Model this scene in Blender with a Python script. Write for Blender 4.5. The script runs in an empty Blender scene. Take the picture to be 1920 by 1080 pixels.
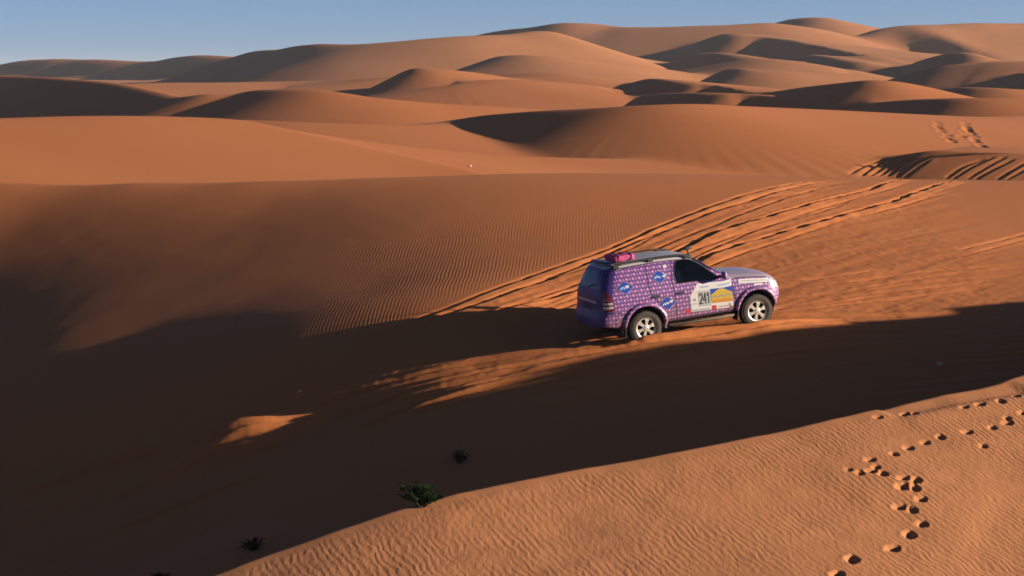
import bpy, bmesh, math, random
import numpy as np
from mathutils import Vector, Matrix, Euler
from mathutils.bvhtree import BVHTree

random.seed(7)
scene = bpy.context.scene
COL = scene.collection

# ------------------------------------------------------------------ camera, sky, sun, exposure
FPX = 70.0 / 36.0 * 1920.0            # focal length in photo pixels
V_HOR = 140.0                         # eye level row in the photo
PITCH = math.atan((540.0 - V_HOR) / FPX)
CAM_Z = 10.0                          # eye height above the deepest hollow
SUN_EL = math.radians(12.5)
SUN_AZ = math.radians(6.0)           # towards the camera side, measured from +X
SUN = (math.cos(SUN_EL) * math.cos(SUN_AZ), -math.cos(SUN_EL) * math.sin(SUN_AZ), math.sin(SUN_EL))

cam_data = bpy.data.cameras.new('camera')
cam_data.lens = 70.0
cam_data.sensor_width = 36.0
cam_data.clip_start = 0.1
cam_data.clip_end = 12000.0
cam = bpy.data.objects.new('camera', cam_data)
cam.location = (0, 0, CAM_Z)
cam.rotation_euler = (math.pi / 2 - PITCH, 0, 0)
COL.objects.link(cam)
scene.camera = cam

world = bpy.data.worlds.new('World')
scene.world = world
world.use_nodes = True
wn = world.node_tree.nodes
wl = world.node_tree.links
wn.clear()
w_out = wn.new('ShaderNodeOutputWorld')
w_bg = wn.new('ShaderNodeBackground')
w_sky = wn.new('ShaderNodeTexSky')
w_sky.sky_type = 'NISHITA'
w_sky.sun_disc = False
w_sky.sun_elevation = SUN_EL
# Blender's sky: rotation 0 puts the sun at +Y, turning clockwise seen from above
w_sky.sun_rotation = math.atan2(SUN[0], SUN[1])
w_sky.altitude = 300.0
w_sky.air_density = 0.35
w_sky.dust_density = 0.6
w_sky.ozone_density = 2.5
w_bg.inputs['Strength'].default_value = 0.05
wl.new(w_sky.outputs[0], w_bg.inputs[0])
wl.new(w_bg.outputs[0], w_out.inputs[0])

sun_data = bpy.data.lights.new('sun', 'SUN')
sun_data.energy = 5.0
sun_data.angle = math.radians(0.5)
sun_data.color = (1.0, 0.82, 0.62)
sun_obj = bpy.data.objects.new('sun', sun_data)
sun_obj.rotation_euler = Vector(SUN).to_track_quat('Z', 'Y').to_euler()
sun_obj.location = (30, -10, 40)
COL.objects.link(sun_obj)

scene.view_settings.view_transform = 'Standard'
scene.view_settings.look = 'None'
scene.view_settings.exposure = 1.2
scene.view_settings.gamma = 1.0
scene.view_settings.use_curve_mapping = False
scene.render.engine = 'CYCLES'
scene.cycles.max_bounces = 6
scene.cycles.diffuse_bounces = 1
scene.cycles.volume_bounces = 0
scene.cycles.use_denoising = True

# ------------------------------------------------------------------ material helpers
def new_mat(name):
    m = bpy.data.materials.new(name)
    m.use_nodes = True
    nt = m.node_tree
    b = nt.nodes['Principled BSDF']
    return m, nt, b

def simple(name, col, rough=0.5, metal=0.0, spec=0.5, noise=0.0, nscale=8.0, coat=0.0):
    m, nt, b = new_mat(name)
    b.inputs['Roughness'].default_value = rough
    b.inputs['Metallic'].default_value = metal
    b.inputs['Specular IOR Level'].default_value = spec
    b.inputs['Coat Weight'].default_value = coat
    b.inputs['Base Color'].default_value = (*col, 1)
    if noise > 0:
        tc = nt.nodes.new('ShaderNodeTexCoord')
        n = nt.nodes.new('ShaderNodeTexNoise'); n.inputs['Scale'].default_value = nscale
        n.inputs['Detail'].default_value = 5
        nt.links.new(tc.outputs['Object'], n.inputs['Vector'])
        mx = nt.nodes.new('ShaderNodeMix'); mx.data_type = 'RGBA'
        mx.inputs[6].default_value = (*[c * (1 - noise) for c in col], 1)
        mx.inputs[7].default_value = (*[min(1, c * (1 + noise)) for c in col], 1)
        nt.links.new(n.outputs['Fac'], mx.inputs[0])
        nt.links.new(mx.outputs[2], b.inputs['Base Color'])
    return m

def math_node(nt, op, a=None, b=None, c=None):
    n = nt.nodes.new('ShaderNodeMath'); n.operation = op
    for i, v in enumerate((a, b, c)):
        if v is None: continue
        if isinstance(v, (int, float)): n.inputs[i].default_value = v
        else: nt.links.new(v, n.inputs[i])
    return n.outputs[0]

def sand_material():
    m, nt, b = new_mat('sand')
    N, L = nt.nodes, nt.links
    tc = N.new('ShaderNodeTexCoord')
    pos = tc.outputs['Object']
    def attr(name):
        a = N.new('ShaderNodeAttribute'); a.attribute_name = name
        return a.outputs['Fac']
    rut, ripL, ripF = attr('rut'), attr('ripple_l'), attr('ripple_f')
    # colour: large drifts of slightly different sand plus fine grain
    def noise(scale, detail=4, vec=pos):
        n = N.new('ShaderNodeTexNoise'); n.inputs['Scale'].default_value = scale
        n.inputs['Detail'].default_value = detail
        L.new(vec, n.inputs['Vector'])
        return n.outputs['Fac']
    def mix(fac, a, bcol):
        x = N.new('ShaderNodeMix'); x.data_type = 'RGBA'
        if isinstance(fac, float): x.inputs[0].default_value = fac
        else: L.new(fac, x.inputs[0])
        for i, v in ((6, a), (7, bcol)):
            if isinstance(v, tuple): x.inputs[i].default_value = (*v, 1)
            else: L.new(v, x.inputs[i])
        return x.outputs[2]
    def ramp(fac, lo, hi):
        r = N.new('ShaderNodeMapRange'); r.inputs[1].default_value = lo; r.inputs[2].default_value = hi
        L.new(fac, r.inputs[0]); return r.outputs[0]
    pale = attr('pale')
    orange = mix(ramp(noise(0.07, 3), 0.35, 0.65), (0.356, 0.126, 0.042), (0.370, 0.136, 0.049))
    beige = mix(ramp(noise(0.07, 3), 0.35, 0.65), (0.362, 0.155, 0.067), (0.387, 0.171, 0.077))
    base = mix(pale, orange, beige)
    grain = ramp(noise(60.0, 3), 0.3, 0.7)
    g2 = mix(grain, (0.88, 0.86, 0.84), (1.10, 1.10, 1.10))
    mul = N.new('ShaderNodeMix'); mul.data_type = 'RGBA'; mul.blend_type = 'MULTIPLY'; mul.inputs[0].default_value = 1.0
    L.new(mix(rut, base, (0.375, 0.126, 0.040)), mul.inputs[6]); L.new(g2, mul.inputs[7])
    L.new(mul.outputs[2], b.inputs['Base Color'])
    b.inputs['Roughness'].default_value = 0.95
    b.inputs['Specular IOR Level'].default_value = 0.15
    b.inputs['Diffuse Roughness'].default_value = 0.0
    # relief: wind ripples as wave bands, broken by noise
    def wave(scale, rot, dist, dscale, sx=1.0, sy=1.0):
        mp = N.new('ShaderNodeMapping'); mp.inputs['Rotation'].default_value = (0, 0, rot)
        mp.inputs['Scale'].default_value = (sx, sy, 0.0)
        L.new(pos, mp.inputs['Vector'])
        w = N.new('ShaderNodeTexWave'); w.wave_type = 'BANDS'; w.bands_direction = 'X'; w.wave_profile = 'SIN'
        w.inputs['Scale'].default_value = scale
        w.inputs['Distortion'].default_value = dist
        w.inputs['Detail'].default_value = 2.0
        w.inputs['Detail Scale'].default_value = dscale
        L.new(mp.outputs[0], w.inputs['Vector'])
        return w.outputs['Fac']
    wl_ = wave(3.4, math.radians(4), 3.6, 0.5, 1.0, 0.5)
    wf_ = wave(3.6, math.radians(-38), 7.0, 1.1, 1.0, 0.5)
    smp = N.new('ShaderNodeMapping'); smp.inputs['Rotation'].default_value = (0, 0, math.radians(-38)); smp.inputs['Scale'].default_value = (9.0, 2.6, 0.0)
    L.new(pos, smp.inputs['Vector']); stretch = smp.outputs[0]
    patch = ramp(noise(0.22, 3), 0.25, 0.75)
    hL = math_node(nt, 'MULTIPLY', wl_, math_node(nt, 'MULTIPLY', ripL, patch))
    patchF = ramp(noise(0.8, 2), 0.25, 0.65)
    hF = math_node(nt, 'MULTIPLY', wf_, math_node(nt, 'MULTIPLY', ripF, patchF))
    h = math_node(nt, 'ADD', math_node(nt, 'MULTIPLY', hL, 0.0040), math_node(nt, 'MULTIPLY', hF, 0.0034))
    # crumbled sand inside the ruts and a little roughness everywhere
    h = math_node(nt, 'ADD', h, math_node(nt, 'MULTIPLY', math_node(nt, 'MULTIPLY', noise(9.0, 6), rut), 0.010))
    h = math_node(nt, 'ADD', h, math_node(nt, 'MULTIPLY', math_node(nt, 'MULTIPLY', noise(1.5, 4, stretch), ripF), 0.0085))
    h = math_node(nt, 'ADD', h, math_node(nt, 'MULTIPLY', noise(30.0, 3), 0.0012))
    bp = N.new('ShaderNodeBump'); bp.inputs['Strength'].default_value = 1.0; bp.inputs['Distance'].default_value = 1.0
    L.new(h, bp.inputs['Height'])
    L.new(bp.outputs[0], b.inputs['Normal'])
    return m

SAND = sand_material()

def tag(o, label=None, cat=None, group=None, kind=None):
    if label: o['label'] = label
    if cat: o['category'] = cat
    if group: o['group'] = group
    if kind: o['kind'] = kind
    return o

# ------------------------------------------------------------------ terrain
def unproject(u, v, Y):
    """photo pixel at horizontal depth Y -> world point relative to the eye (x, y, z)"""
    r = (u - 960.0) / FPX
    up = -(v - 540.0) / FPX
    dy = math.cos(PITCH) + up * math.sin(PITCH)
    dz = -math.sin(PITCH) + up * math.cos(PITCH)
    k = Y / dy
    return (r * k, Y, dz * k)

class TPS:
    def __init__(self, pts, lam=0.02):
        p = np.array(pts, float)
        self.xy = p[:, :2]; n = len(p)
        K = self.phi(np.linalg.norm(self.xy[:, None] - self.xy[None], axis=2)) + lam * np.eye(n)
        P = np.c_[np.ones(n), self.xy]
        A = np.block([[K, P], [P.T, np.zeros((3, 3))]])
        s = np.linalg.solve(A, np.r_[p[:, 2], np.zeros(3)])
        self.w, self.a = s[:n], s[n:]
    @staticmethod
    def phi(r):
        r = np.maximum(r, 1e-6)
        return r * r * np.log(r)
    def __call__(self, x, y):
        sh = x.shape; x = x.ravel(); y = y.ravel()
        out = self.a[0] + self.a[1] * x + self.a[2] * y
        for (px, py), w in zip(self.xy, self.w):
            r2 = (x - px) ** 2 + (y - py) ** 2 + 1e-9
            out = out + w * 0.5 * r2 * np.log(r2)
        return out.reshape(sh)

_rs = np.random.RandomState(5)
_lat = _rs.rand(256, 256) * 2 - 1
def vnoise(x, y, scale, ox=0.0):
    """smooth lattice noise, -1..1"""
    x = x / scale + 37.3 + ox; y = y / scale + 91.7 + ox * 1.7
    xi = np.floor(x).astype(int); yi = np.floor(y).astype(int)
    fx = x - xi; fy = y - yi
    fx = fx * fx * (3 - 2 * fx); fy = fy * fy * (3 - 2 * fy)
    g = lambda a, b: _lat[a % 256, b % 256]
    return (g(xi, yi) * (1 - fx) + g(xi + 1, yi) * fx) * (1 - fy) + (g(xi, yi + 1) * (1 - fx) + g(xi + 1, yi + 1) * fx) * fy

def sstep(a, b, x):
    t = np.clip((x - a) / (b - a), 0, 1)
    return t * t * (3 - 2 * t)

def smax(a, b, k):
    h = np.clip(0.5 + 0.5 * (a - b) / k, 0, 1)
    return b * (1 - h) + a * h + k * h * (1 - h)

# -- the hollow, the slope the car is on and the big rippled slope on the left
S1_PIX = [
    (400, 1045, 34.8), (640, 985, 35.3), (830, 915, 36.5), (1100, 850, 37.8), (1300, 805, 38.7), (1500, 760, 39.8), (1700, 712, 41.2),
    (1920, 662, 43.2), (2200, 600, 46), (2600, 520, 52), 
    (1208, 652, 44.4), (1414, 618, 45.4), (1650, 600, 46.8), (1920, 556, 50), (2300, 510, 55),
    (-300, 1200, 38), (0, 1135, 37.5), (0, 1060, 41), (0, 980, 44), (0, 828, 47.5), (0, 694, 52), (0, 562, 60), (0, 440, 66.6), (0, 344, 71.8),
    (250, 1056, 37.5), (250, 969, 41), (250, 891, 44), (250, 741, 47.5), (250, 633, 52), (250, 504, 60), (250, 420, 65.2), (250, 344, 70.3),
    (480, 971, 37.5), (480, 887, 41), (480, 815, 44), (480, 670, 47.2), (480, 578, 52), (480, 461, 60), (480, 390, 65), (480, 341, 69),
    (700, 906, 37.5), (700, 823, 41), (700, 747, 44), (700, 622, 47), (700, 537, 52), (700, 424, 60), (700, 334, 69),
    (960, 850, 38), (960, 760, 41.3), (960, 690, 44), (960, 596, 46.8), (960, 503, 52.2), (960, 399, 60.2), (960, 326, 70),
    (1200, 480, 53.6), (1200, 400, 60), (1200, 326, 72), (1440, 500, 52.6), (1440, 400, 60.3), (1440, 331, 74),
    (1700, 520, 51.8), (1700, 420, 60.3), (1700, 337, 76), (1920, 480, 55.5), (1920, 400, 63.5), (1920, 340, 78),
    (2300, 460, 59.5), (2300, 342, 83), (-300, 346, 74), (-300, 500, 66), (-300, 645, 60), (-300, 800, 52), (-300, 1080, 45), (-300, 950, 48),
    (0, 420, 84), (250, 420, 83), (480, 410, 82), (700, 400, 82), (960, 390, 83), (1200, 385, 84), (1440, 385, 86),
    (1700, 385, 88), (1920, 385, 90), (2300, 385, 95), (-300, 420, 86),
    (0, 358, 75), (250, 357, 73.5), (480, 353, 72.5), (700, 346, 72.5), (-300, 360, 77),
]
S1_W = [(-60, 40, -13.6), (-60, 70, -12.0), (-60, 95, -12), (-40, 25, -13.4), (-32, 45, -13.0), (-34, 58, -11.6), (-36, 75, -9.0), (-25, 30, -12.4), (-15, 22, -10.3), (0, 22, -9.0), (15, 25, -8), (70, 45, -6),
        (70, 90, -6.5), (3.04, 44.87, -6.0), (5.66, 45.77, -5.72), (2.51, 46.38, -5.98), (5.14, 47.28, -5.70), (4.1, 46.1, -5.86), (45, 25, -8), (60, 70, -4.5), (40, 60, -4.9)]
TS1 = TPS([unproject(*p) for p in S1_PIX] + S1_W, 0.25)

# -- foreground dune: crest line runs from lower left to the right and away, near side tilts to the sun
F_CREST_PIX = [(-300, 1290, 20), (0, 1195, 21.3), (400, 1080, 23.3), (600, 1008, 24.3), (830, 935, 25.4), (1060, 888, 26.5), (1280, 848, 27.6), (1460, 812, 28.8),
               (1650, 768, 30.2), (1780, 738, 31.2), (1920, 706, 32.3)]
F_CREST = [unproject(*p) for p in F_CREST_PIX]
EDGE_PIX = [(400, 850), (680, 745), (1000, 685), (1208, 656), (1414, 630), (1500, 620), (1650, 601), (1800, 576), (1920, 556), (2200, 515)]

def ray_hit(fn, u, v, y0=15.0, y1=100.0, step=0.1):
    Y = np.arange(y0, y1, step)
    a = unproject(u, v, 1.0)
    x = a[0] * Y; z = a[2] * Y
    h = fn(x, Y)
    below = np.where(z <= h)[0]
    i = below[0] if len(below) else len(Y) - 1
    if i > 0:
        d0 = z[i - 1] - h[i - 1]; d1 = z[i] - h[i]
        t = d0 / (d0 - d1 + 1e-12)
    else: t = 0
    yy = Y[max(i - 1, 0)] + t * step
    return (a[0] * yy, yy, a[2] * yy)

sa = math.hypot(SUN[0], SUN[1])
SH = (SUN[0] / sa, SUN[1] / sa)                    # horizontal unit vector to the sun
TAN_EL = SUN[2] / sa
edge = [ray_hit(TS1, u, v, 30, 90) for u, v in EDGE_PIX]
e_c = np.array([-p[0] * SH[1] + p[1] * SH[0] for p in edge])
e_a = np.array([p[0] * SH[0] + p[1] * SH[1] for p in edge])
e_z = np.array([p[2] for p in edge])
o = np.argsort(e_c); e_c, e_a, e_z = e_c[o], e_a[o], e_z[o]
off = []
for x, y, lift in [(11.5, 35.0, 0), (14.5, 37.4, .1), (18, 40, .28), (20, 41.4, .30), (22, 42.7, .06), (26, 45.2, 0), (31, 48.2, 0)]:
    c = -x * SH[1] + y * SH[0]; a = x * SH[0] + y * SH[1]
    zc = np.interp(c, e_c, e_z) + (a - np.interp(c, e_c, e_a)) * TAN_EL
    off.append((x, y, float(zc) + lift))
print('crest', [tuple(round(q, 2) for q in p) for p in F_CREST[-3:]], [tuple(round(q, 2) for q in p) for p in off])
off += [(40, 53.5, off[-1][2] + 0.1), (52, 60, off[-1][2] - 0.3)]
F_LINE = [(-48, -6, -11.5), (-26, 7.5, -9.3), (-13, 15.8, -7.4)] + F_CREST + off
F_NEAR_PIX = [(830, 1080, 23.0), (1060, 1000, 24.5), (1280, 1080, 23.2), (1280, 950, 25.5), (1650, 1080, 23.6), (1650, 900, 27), (1920, 1080, 24.2),
              (1920, 900, 27.7), (1920, 780, 30.4), (1460, 950, 25.8)]
S0_W = [(0, 0, -1.75), (0, 4, -2.4), (-6, 0, -2.4), (6, -2, -2.6), (0, 9, -4.1), (-8, 10, -5.2), (8, 10, -5.2), (0, 16, -5.6), (14, 16, -7.2), (-10, 12, -6.4),
        (20, 25, -7.0), (30, 30, -6.5), (40, 40, -5.5), (0, -15, -3), (20, -10, -5), (-20, -8, -5), (60, 45, -7), (16, 32, -5.4), (26, 38, -4.9)]
TS0 = TPS(F_LINE + [unproject(*p) for p in F_NEAR_PIX] + S0_W, 0.01)

def resample(pts, n=None, step=None):
    """Catmull-Rom through the points"""
    P = np.array(pts, float)
    Q = np.vstack([2 * P[0] - P[1], P, 2 * P[-1] - P[-2]])
    out = []
    for i in range(1, len(Q) - 2):
        m = n if n else max(2, int(np.linalg.norm(Q[i + 1][:2] - Q[i][:2]) / step))
        for t in np.linspace(0, 1, m, endpoint=False):
            p0, p1, p2, p3 = Q[i - 1], Q[i], Q[i + 1], Q[i + 2]
            out.append(0.5 * ((2 * p1) + (-p0 + p2) * t + (2 * p0 - 5 * p1 + 4 * p2 - p3) * t * t + (-p0 + 3 * p1 - 3 * p2 + p3) * t ** 3))
    out.append(P[-1])
    return np.array(out)

def line_field(x, y, poly):
    """signed distance (positive on the right-hand = camera side) and attributes of the nearest polyline point"""
    sh = x.shape; x = x.ravel(); y = y.ravel()
    best = np.full(x.shape, 1e18); sd = np.zeros(x.shape); att = np.zeros((poly.shape[1] - 2, x.size))
    for i in range(len(poly) - 1):
        ax, ay = poly[i, :2]; bx, by = poly[i + 1, :2]
        dx, dy = bx - ax, by - ay
        L2 = dx * dx + dy * dy
        t = np.clip(((x - ax) * dx + (y - ay) * dy) / L2, 0, 1)
        ex = x - (ax + t * dx); ey = y - (ay + t * dy)
        d2 = ex * ex + ey * ey
        m = d2 < best
        best = np.where(m, d2, best)
        s = np.where(ex * dy - ey * dx >= 0, 1.0, -1.0)
        sd = np.where(m, s * np.sqrt(d2), sd)
        for k in range(att.shape[0]):
            att[k] = np.where(m, poly[i, 2 + k] * (1 - t) + poly[i + 1, 2 + k] * t, att[k])
    return sd.reshape(sh), att.reshape((-1,) + sh)

F_POLY = resample(F_LINE, n=4)

def S0(x, y):
    base = TS0(x, y)
    d, att = line_field(x, y, F_POLY)
    back = np.maximum(-d, 0)
    drop = 0.62 * (np.sqrt(back ** 2 + 0.10 ** 2) - 0.10) + 0.0
    crest_z = att[0]
    return np.where(d >= 0, base, np.minimum(base, crest_z + 0.02) - drop), d

def near_height(x, y):
    s0, d = S0(x, y)
    return smax(s0, TS1(x, y), 0.12)

# -- dunes farther away: each is a crest traced in the photo at its own distance, with a camera-side slope and a lee slope
# (crest points (u, v, depth, camera-side slope), far slope, rounding)
RIDGES = [
    # bright face behind the near slope
    ([(-300, 232, 100.6, .13), (0, 221, 105.8, .13), (215, 216.5, 109.9, .13), (420, 222, 114.1, .12), (500, 236, 115.9, .1),
      (600, 253, 118.1, .09), (760, 274, 121.9, .09), (960, 292, 127, .09), (1200, 299, 133.7, .09), (1400, 309, 139.9, .08), (1530, 325, 144, .08)], .22, 1.2),
    # hollow behind it
    ([(300, 222, 152, .12), (450, 225, 150, .12), (560, 229, 148, .12), (700, 233, 150, .12), (800, 233, 156, .14), (860, 228, 165, .15)], .1, 2.0),
    # long dune with the black nose
    ([(764, 268, 192, .5), (775, 255, 185, .5), (795, 243, 178, .48), (840, 229, 169, .45), (900, 217, 161, .42), (1000, 208, 154, .36), (1100, 203, 149.5, .31), (1200, 197.5, 147, .27),
      (1300, 194.5, 148, .22), (1400, 199, 153, .17), (1560, 206, 163, .14), (1700, 213, 173, .13), (1830, 218.5, 181, .13), (1920, 218, 186, .13), (2200, 224, 201, .13)], .3, 1.0),
    # mound with the wheel tracks, where the bystander is
    ([(1480, 333, 142, .2), (1560, 317, 139, .26), (1640, 299, 136, .32), (1700, 289, 134.4, .34), (1752, 282.5, 133.4, .34), (1840, 285, 132.2, .34), (1920, 289, 131.2, .32), (2080, 296, 129.5, .28)], .015, 0.35),
    # rounded dune, dark nose at left
    ([(426, 212, 236, .5), (432, 195, 232, .5), (445, 179, 226, .45), (475, 170, 217, .4), (520, 166.5, 208, .34), (600, 168, 202, .28), (700, 181, 200, .2), (800, 191, 202, .18), (900, 197, 206, .16),
      (1000, 203, 212, .16), (1060, 207, 217, .16)], .25, 1.5),
    # rippled dark dune at the left edge
    ([(-300, 132, 345, .36), (0, 141, 298, .36), (120, 147, 275, .36), (205, 154, 255, .36), (260, 164, 239, .36), (320, 178, 223, .36), (380, 200, 209, .36)], .3, 1.0),
    ([(330, 188, 224, .3), (360, 180, 219, .3), (392, 175, 214, .3), (420, 176, 214, .25), (445, 182, 217, .25)], .2, 1.0),
    # flat bright plain line
    ([(150, 158, 330, .06), (300, 155, 340, .06), (500, 153.5, 350, .07), (620, 150, 350, .08), (700, 146, 345, .08), (760, 141, 340, .1)], .05, 3.0),
    # cone with the dark face
    ([(733, 180, 326, .7), (741, 160, 322, .7), (752, 142, 315, .7), (768, 132, 306, .6), (790, 127.5, 300, .4), (830, 130.5, 300, .25), (880, 136, 306, .2), (940, 143, 315, .2)], .25, 0.8),
    ([(690, 186, 300, .15), (790, 168, 285, .15), (850, 158, 282, .15), (930, 150, 286, .15), (1000, 152, 292, .15), (1100, 160, 300, .15), (1180, 172, 300, .15)], .1, 3.0),
    ([(880, 140, 345, .15), (960, 134.5, 330, .15), (1040, 135, 326, .14), (1120, 144, 330, .14), (1220, 153, 338, .14), (1330, 163, 344, .14), (1440, 172, 350, .14)], .2, 2.0),
    # two small hollows with dark lee faces
    ([(1184, 162, 322, .45), (1213, 148.5, 314, .45), (1260, 151, 298, .45), (1308, 157, 290, .4)], .08, 0.8),
    ([(1188, 181, 287, .4), (1250, 174.5, 274, .4), (1310, 172.5, 262, .4), (1368, 174, 256, .35)], .06, 1.0),
    # pyramid right of the middle
    ([(1438, 173, 276, .45), (1480, 167, 268, .45), (1540, 159, 255, .45), (1600, 152, 246, .42), (1645, 148.5, 241, .35), (1690, 154, 243, .25), (1750, 169, 249, .2), (1800, 184, 255, .2)], .28, 1.2),
    ([(1585, 203, 240, .45), (1630, 193, 232, .45), (1700, 186.5, 219, .42), (1760, 183.5, 211, .38), (1830, 182, 206, .3), (1920, 182.5, 207, .22), (2100, 186, 212, .2)], .2, 1.2),
    ([(1752, 172, 296, .4), (1778, 165, 288, .4), (1820, 163.3, 278, .35), (1870, 164, 274, .25), (1930, 167.5, 275, .22), (2100, 172, 280, .2)], .25, 1.0),
    ([(1343, 155, 424, .6), (1348, 140, 418, .6), (1362, 129, 408, .55), (1383, 125.3, 398, .45), (1420, 127, 391, .3), (1500, 132, 392, .22), (1600, 139, 400, .2), (1700, 150, 410, .2)], .3, 1.0),
    ([(1672, 152, 384, .28), (1720, 134, 379, .28), (1780, 120.5, 375, .27), (1850, 115.3, 372, .27), (1920, 113.5, 369, .27), (2150, 112, 362, .25)], .25, 1.5),
    ([(1880, 158, 362, .5), (1895, 145, 354, .5), (1925, 136, 342, .45), (1990, 132, 336, .3), (2100, 133, 338, .25)], .3, 1.0),
    ([(1678, 140, 510, .5), (1712, 121, 497, .5), (1755, 106, 480, .48), (1800, 97.5, 464, .45), (1832, 101, 456, .4), (1880, 112, 452, .3)], .35, 1.2),
    ([(1570, 111, 530, .25), (1630, 105, 512, .25), (1680, 109, 505, .25), (1730, 118, 505, .25)], .25, 1.5),
    ([(1496, 116, 548, .45), (1512, 104.5, 538, .45), (1560, 107, 512, .45), (1612, 113, 496, .4), (1660, 122, 490, .3)], .15, 1.2),
    ([(1295, 106, 566, .5), (1303, 97.5, 556, .5), (1350, 97, 536, .45), (1400, 104, 522, .4), (1460, 110, 515, .3)], .15, 1.2),
    ([(1380, 116, 470, .2), (1440, 111, 460, .2), (1520, 118, 455, .2), (1580, 128, 455, .2)], .2, 2.0),
    ([(1312, 82, 648, .5), (1340, 68, 634, .5), (1365, 61.5, 616, .5), (1398, 67, 604, .4)], .1, 1.2),
    # big far ridge
    ([(1030, 88, 716, .33), (1080, 70, 702, .32), (1150, 51.5, 690, .3), (1260, 49, 682, .28), (1400, 43.5, 678, .27), (1450, 42.5, 678, .27), (1520, 50, 682, .27), (1580, 66, 688, .27), (1620, 84, 694, .27)], .3, 3.0),
    ([(1436, 50, 800, .4), (1475, 38.5, 785, .4), (1510, 33.7, 770, .36), (1560, 34.5, 762, .32), (1610, 45, 762, .3), (1660, 55, 768, .3)], .3, 2.5),
    ([(1590, 104, 668, .42), (1604, 88, 676, .42), (1625, 70, 684, .38), (1650, 54, 690, .32), (1690, 46.5, 694, .28), (1760, 46.5, 698, .28), (1830, 43.5, 704, .28), (1920, 44.5, 712, .27), (2200, 52, 745, .25)], .3, 3.0),
    ([(425, 118, 640, .36), (450, 106.5, 618, .36), (520, 92, 580, .36), (580, 82.5, 556, .35), (640, 82, 540, .33), (720, 77.5, 532, .31), (850, 69, 532, .3), (950, 65.5, 538, .3), (1016, 58.5, 545, .3),
      (1062, 69, 552, .28), (1110, 83, 560, .28), (1170, 100, 568, .26), (1260, 115, 574, .25), (1345, 127, 576, .25)], .3, 2.5),
    ([(885, 70, 780, .4), (920, 60.5, 762, .4), (1000, 50.5, 722, .38), (1060, 42.8, 700, .35), (1110, 43.6, 698, .3), (1160, 52, 706, .3), (1230, 64, 715, .3)], .3, 2.5),
    ([(-300, 116, 1010, .4), (0, 112.5, 915, .4), (60, 111, 898, .36), (110, 110.7, 880, .4), (160, 113, 866, .38), (210, 112, 848, .4), (280, 113.5, 826, .38), (350, 103.5, 796, .4), (400, 105, 776, .38), (450, 108, 758, .4), (560, 114, 725, .4)], .2, 3.0),
    ([(900, 134, 452, .4), (918, 118, 444, .4), (938, 105, 436, .36), (965, 100, 428, .28), (1010, 99.5, 424, .22), (1070, 105, 428, .2), (1150, 115, 436, .2), (1250, 128, 445, .2)], .2, 2.0),
    # off-frame neighbours so that the dune field goes on to both sides
    ([(2300, 215, 230, .2), (2600, 190, 240, .2), (3100, 185, 260, .2), (3600, 215, 290, .2)], .2, 3.0),
    ([(2200, 60, 700, .25), (2700, 50, 680, .25), (3400, 55, 660, .25), (4400, 60, 640, .25)], .25, 4.0),
    ([(-2400, 112, 1000, .25), (-1500, 105, 1000, .25), (-800, 112, 980, .25), (-280, 116, 962, .25)], .2, 4.0),
    ([(-2200, 215, 110, .15), (-1300, 200, 108, .15), (-700, 215, 104, .15), (-290, 232, 100, .13)], .2, 2.0),
    ([(-1800, 150, 380, .2), (-1300, 138, 375, .2), (-1000, 138, 370, .2)], .2, 2.0),
]

def far_height(x, y):
    base = np.interp(y, [60, 84, 100, 170, 300, 500, 800, 1700], [-10, -9.5, -9, -8.5, -6.5, -3.5, -2.0, -2.0])
    base = base + 0.8 * vnoise(x, y, 60.0) * sstep(90, 200, y)
    z = base
    for pts, sf, w in RIDGES:
        P = np.array([unproject(u, v, Y) + (sn,) for u, v, Y, sn in pts])
        poly = resample(P, n=12)
        zr = poly[:, 2]
        # bounding box where this ridge can rise above the base
        reach = (zr.max() + 11) / min(sf, poly[:, 3].min()) + 5
        reach = min(reach, 160)
        m = (x > poly[:, 0].min() - reach) & (x < poly[:, 0].max() + reach) & (y > poly[:, 1].min() - reach) & (y < poly[:, 1].max() + reach)
        if not m.any(): continue
        d, att = line_field(x[m], y[m], poly)
        s = np.where(d >= 0, att[1], sf)
        Ym = float(np.mean(poly[:, 1]))
        w = max(w, (0.006 if Ym > 560 else 0.0035) * Ym) if Ym > 220 else w
        hz = att[0] - s * (np.sqrt(d * d + w * w) - w)
        z[m] = smax(hz, z[m], 0.0022 * Ym)
    return z

def catrom_rows(Yc, Zc, Y):
    return Zc

def smooth2(z, n=1):
    for _ in range(n):
        z[1:-1] = 0.25 * z[:-2] + 0.5 * z[1:-1] + 0.25 * z[2:]
        z[:, 1:-1] = 0.25 * z[:, :-2] + 0.5 * z[:, 1:-1] + 0.25 * z[:, 2:]
    return z

def rows(*segs):
    out = []
    for a, b, s in segs:
        out.append(np.arange(a, b - 1e-6, s))
    return np.concatenate(out + [[segs[-1][1]]])

TC = np.arange(-0.28, 0.2801, 0.0008)
side = np.geomspace(0.002, 0.70, 46)
T = np.concatenate([-0.28 - side[::-1], TC, 0.28 + side])
Y_NEAR = rows((1.0, 19.5, 0.75), (19.5, 34, 0.045), (34, 58, 0.05), (58, 84, 0.11))
Y_FAR = rows((84, 126, 0.5), (126, 140, 0.12), (140, 160, 0.3), (160, 190, 0.45), (190, 360, 1.2), (360, 560, 2.2), (560, 900, 3.5), (900, 1700, 40))
print('grid', len(T), len(Y_NEAR), len(Y_FAR), len(T) * (len(Y_NEAR) + len(Y_FAR)) / 1e6)

YN, TN = np.meshgrid(Y_NEAR, T, indexing='ij'); XN = TN * YN
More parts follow.
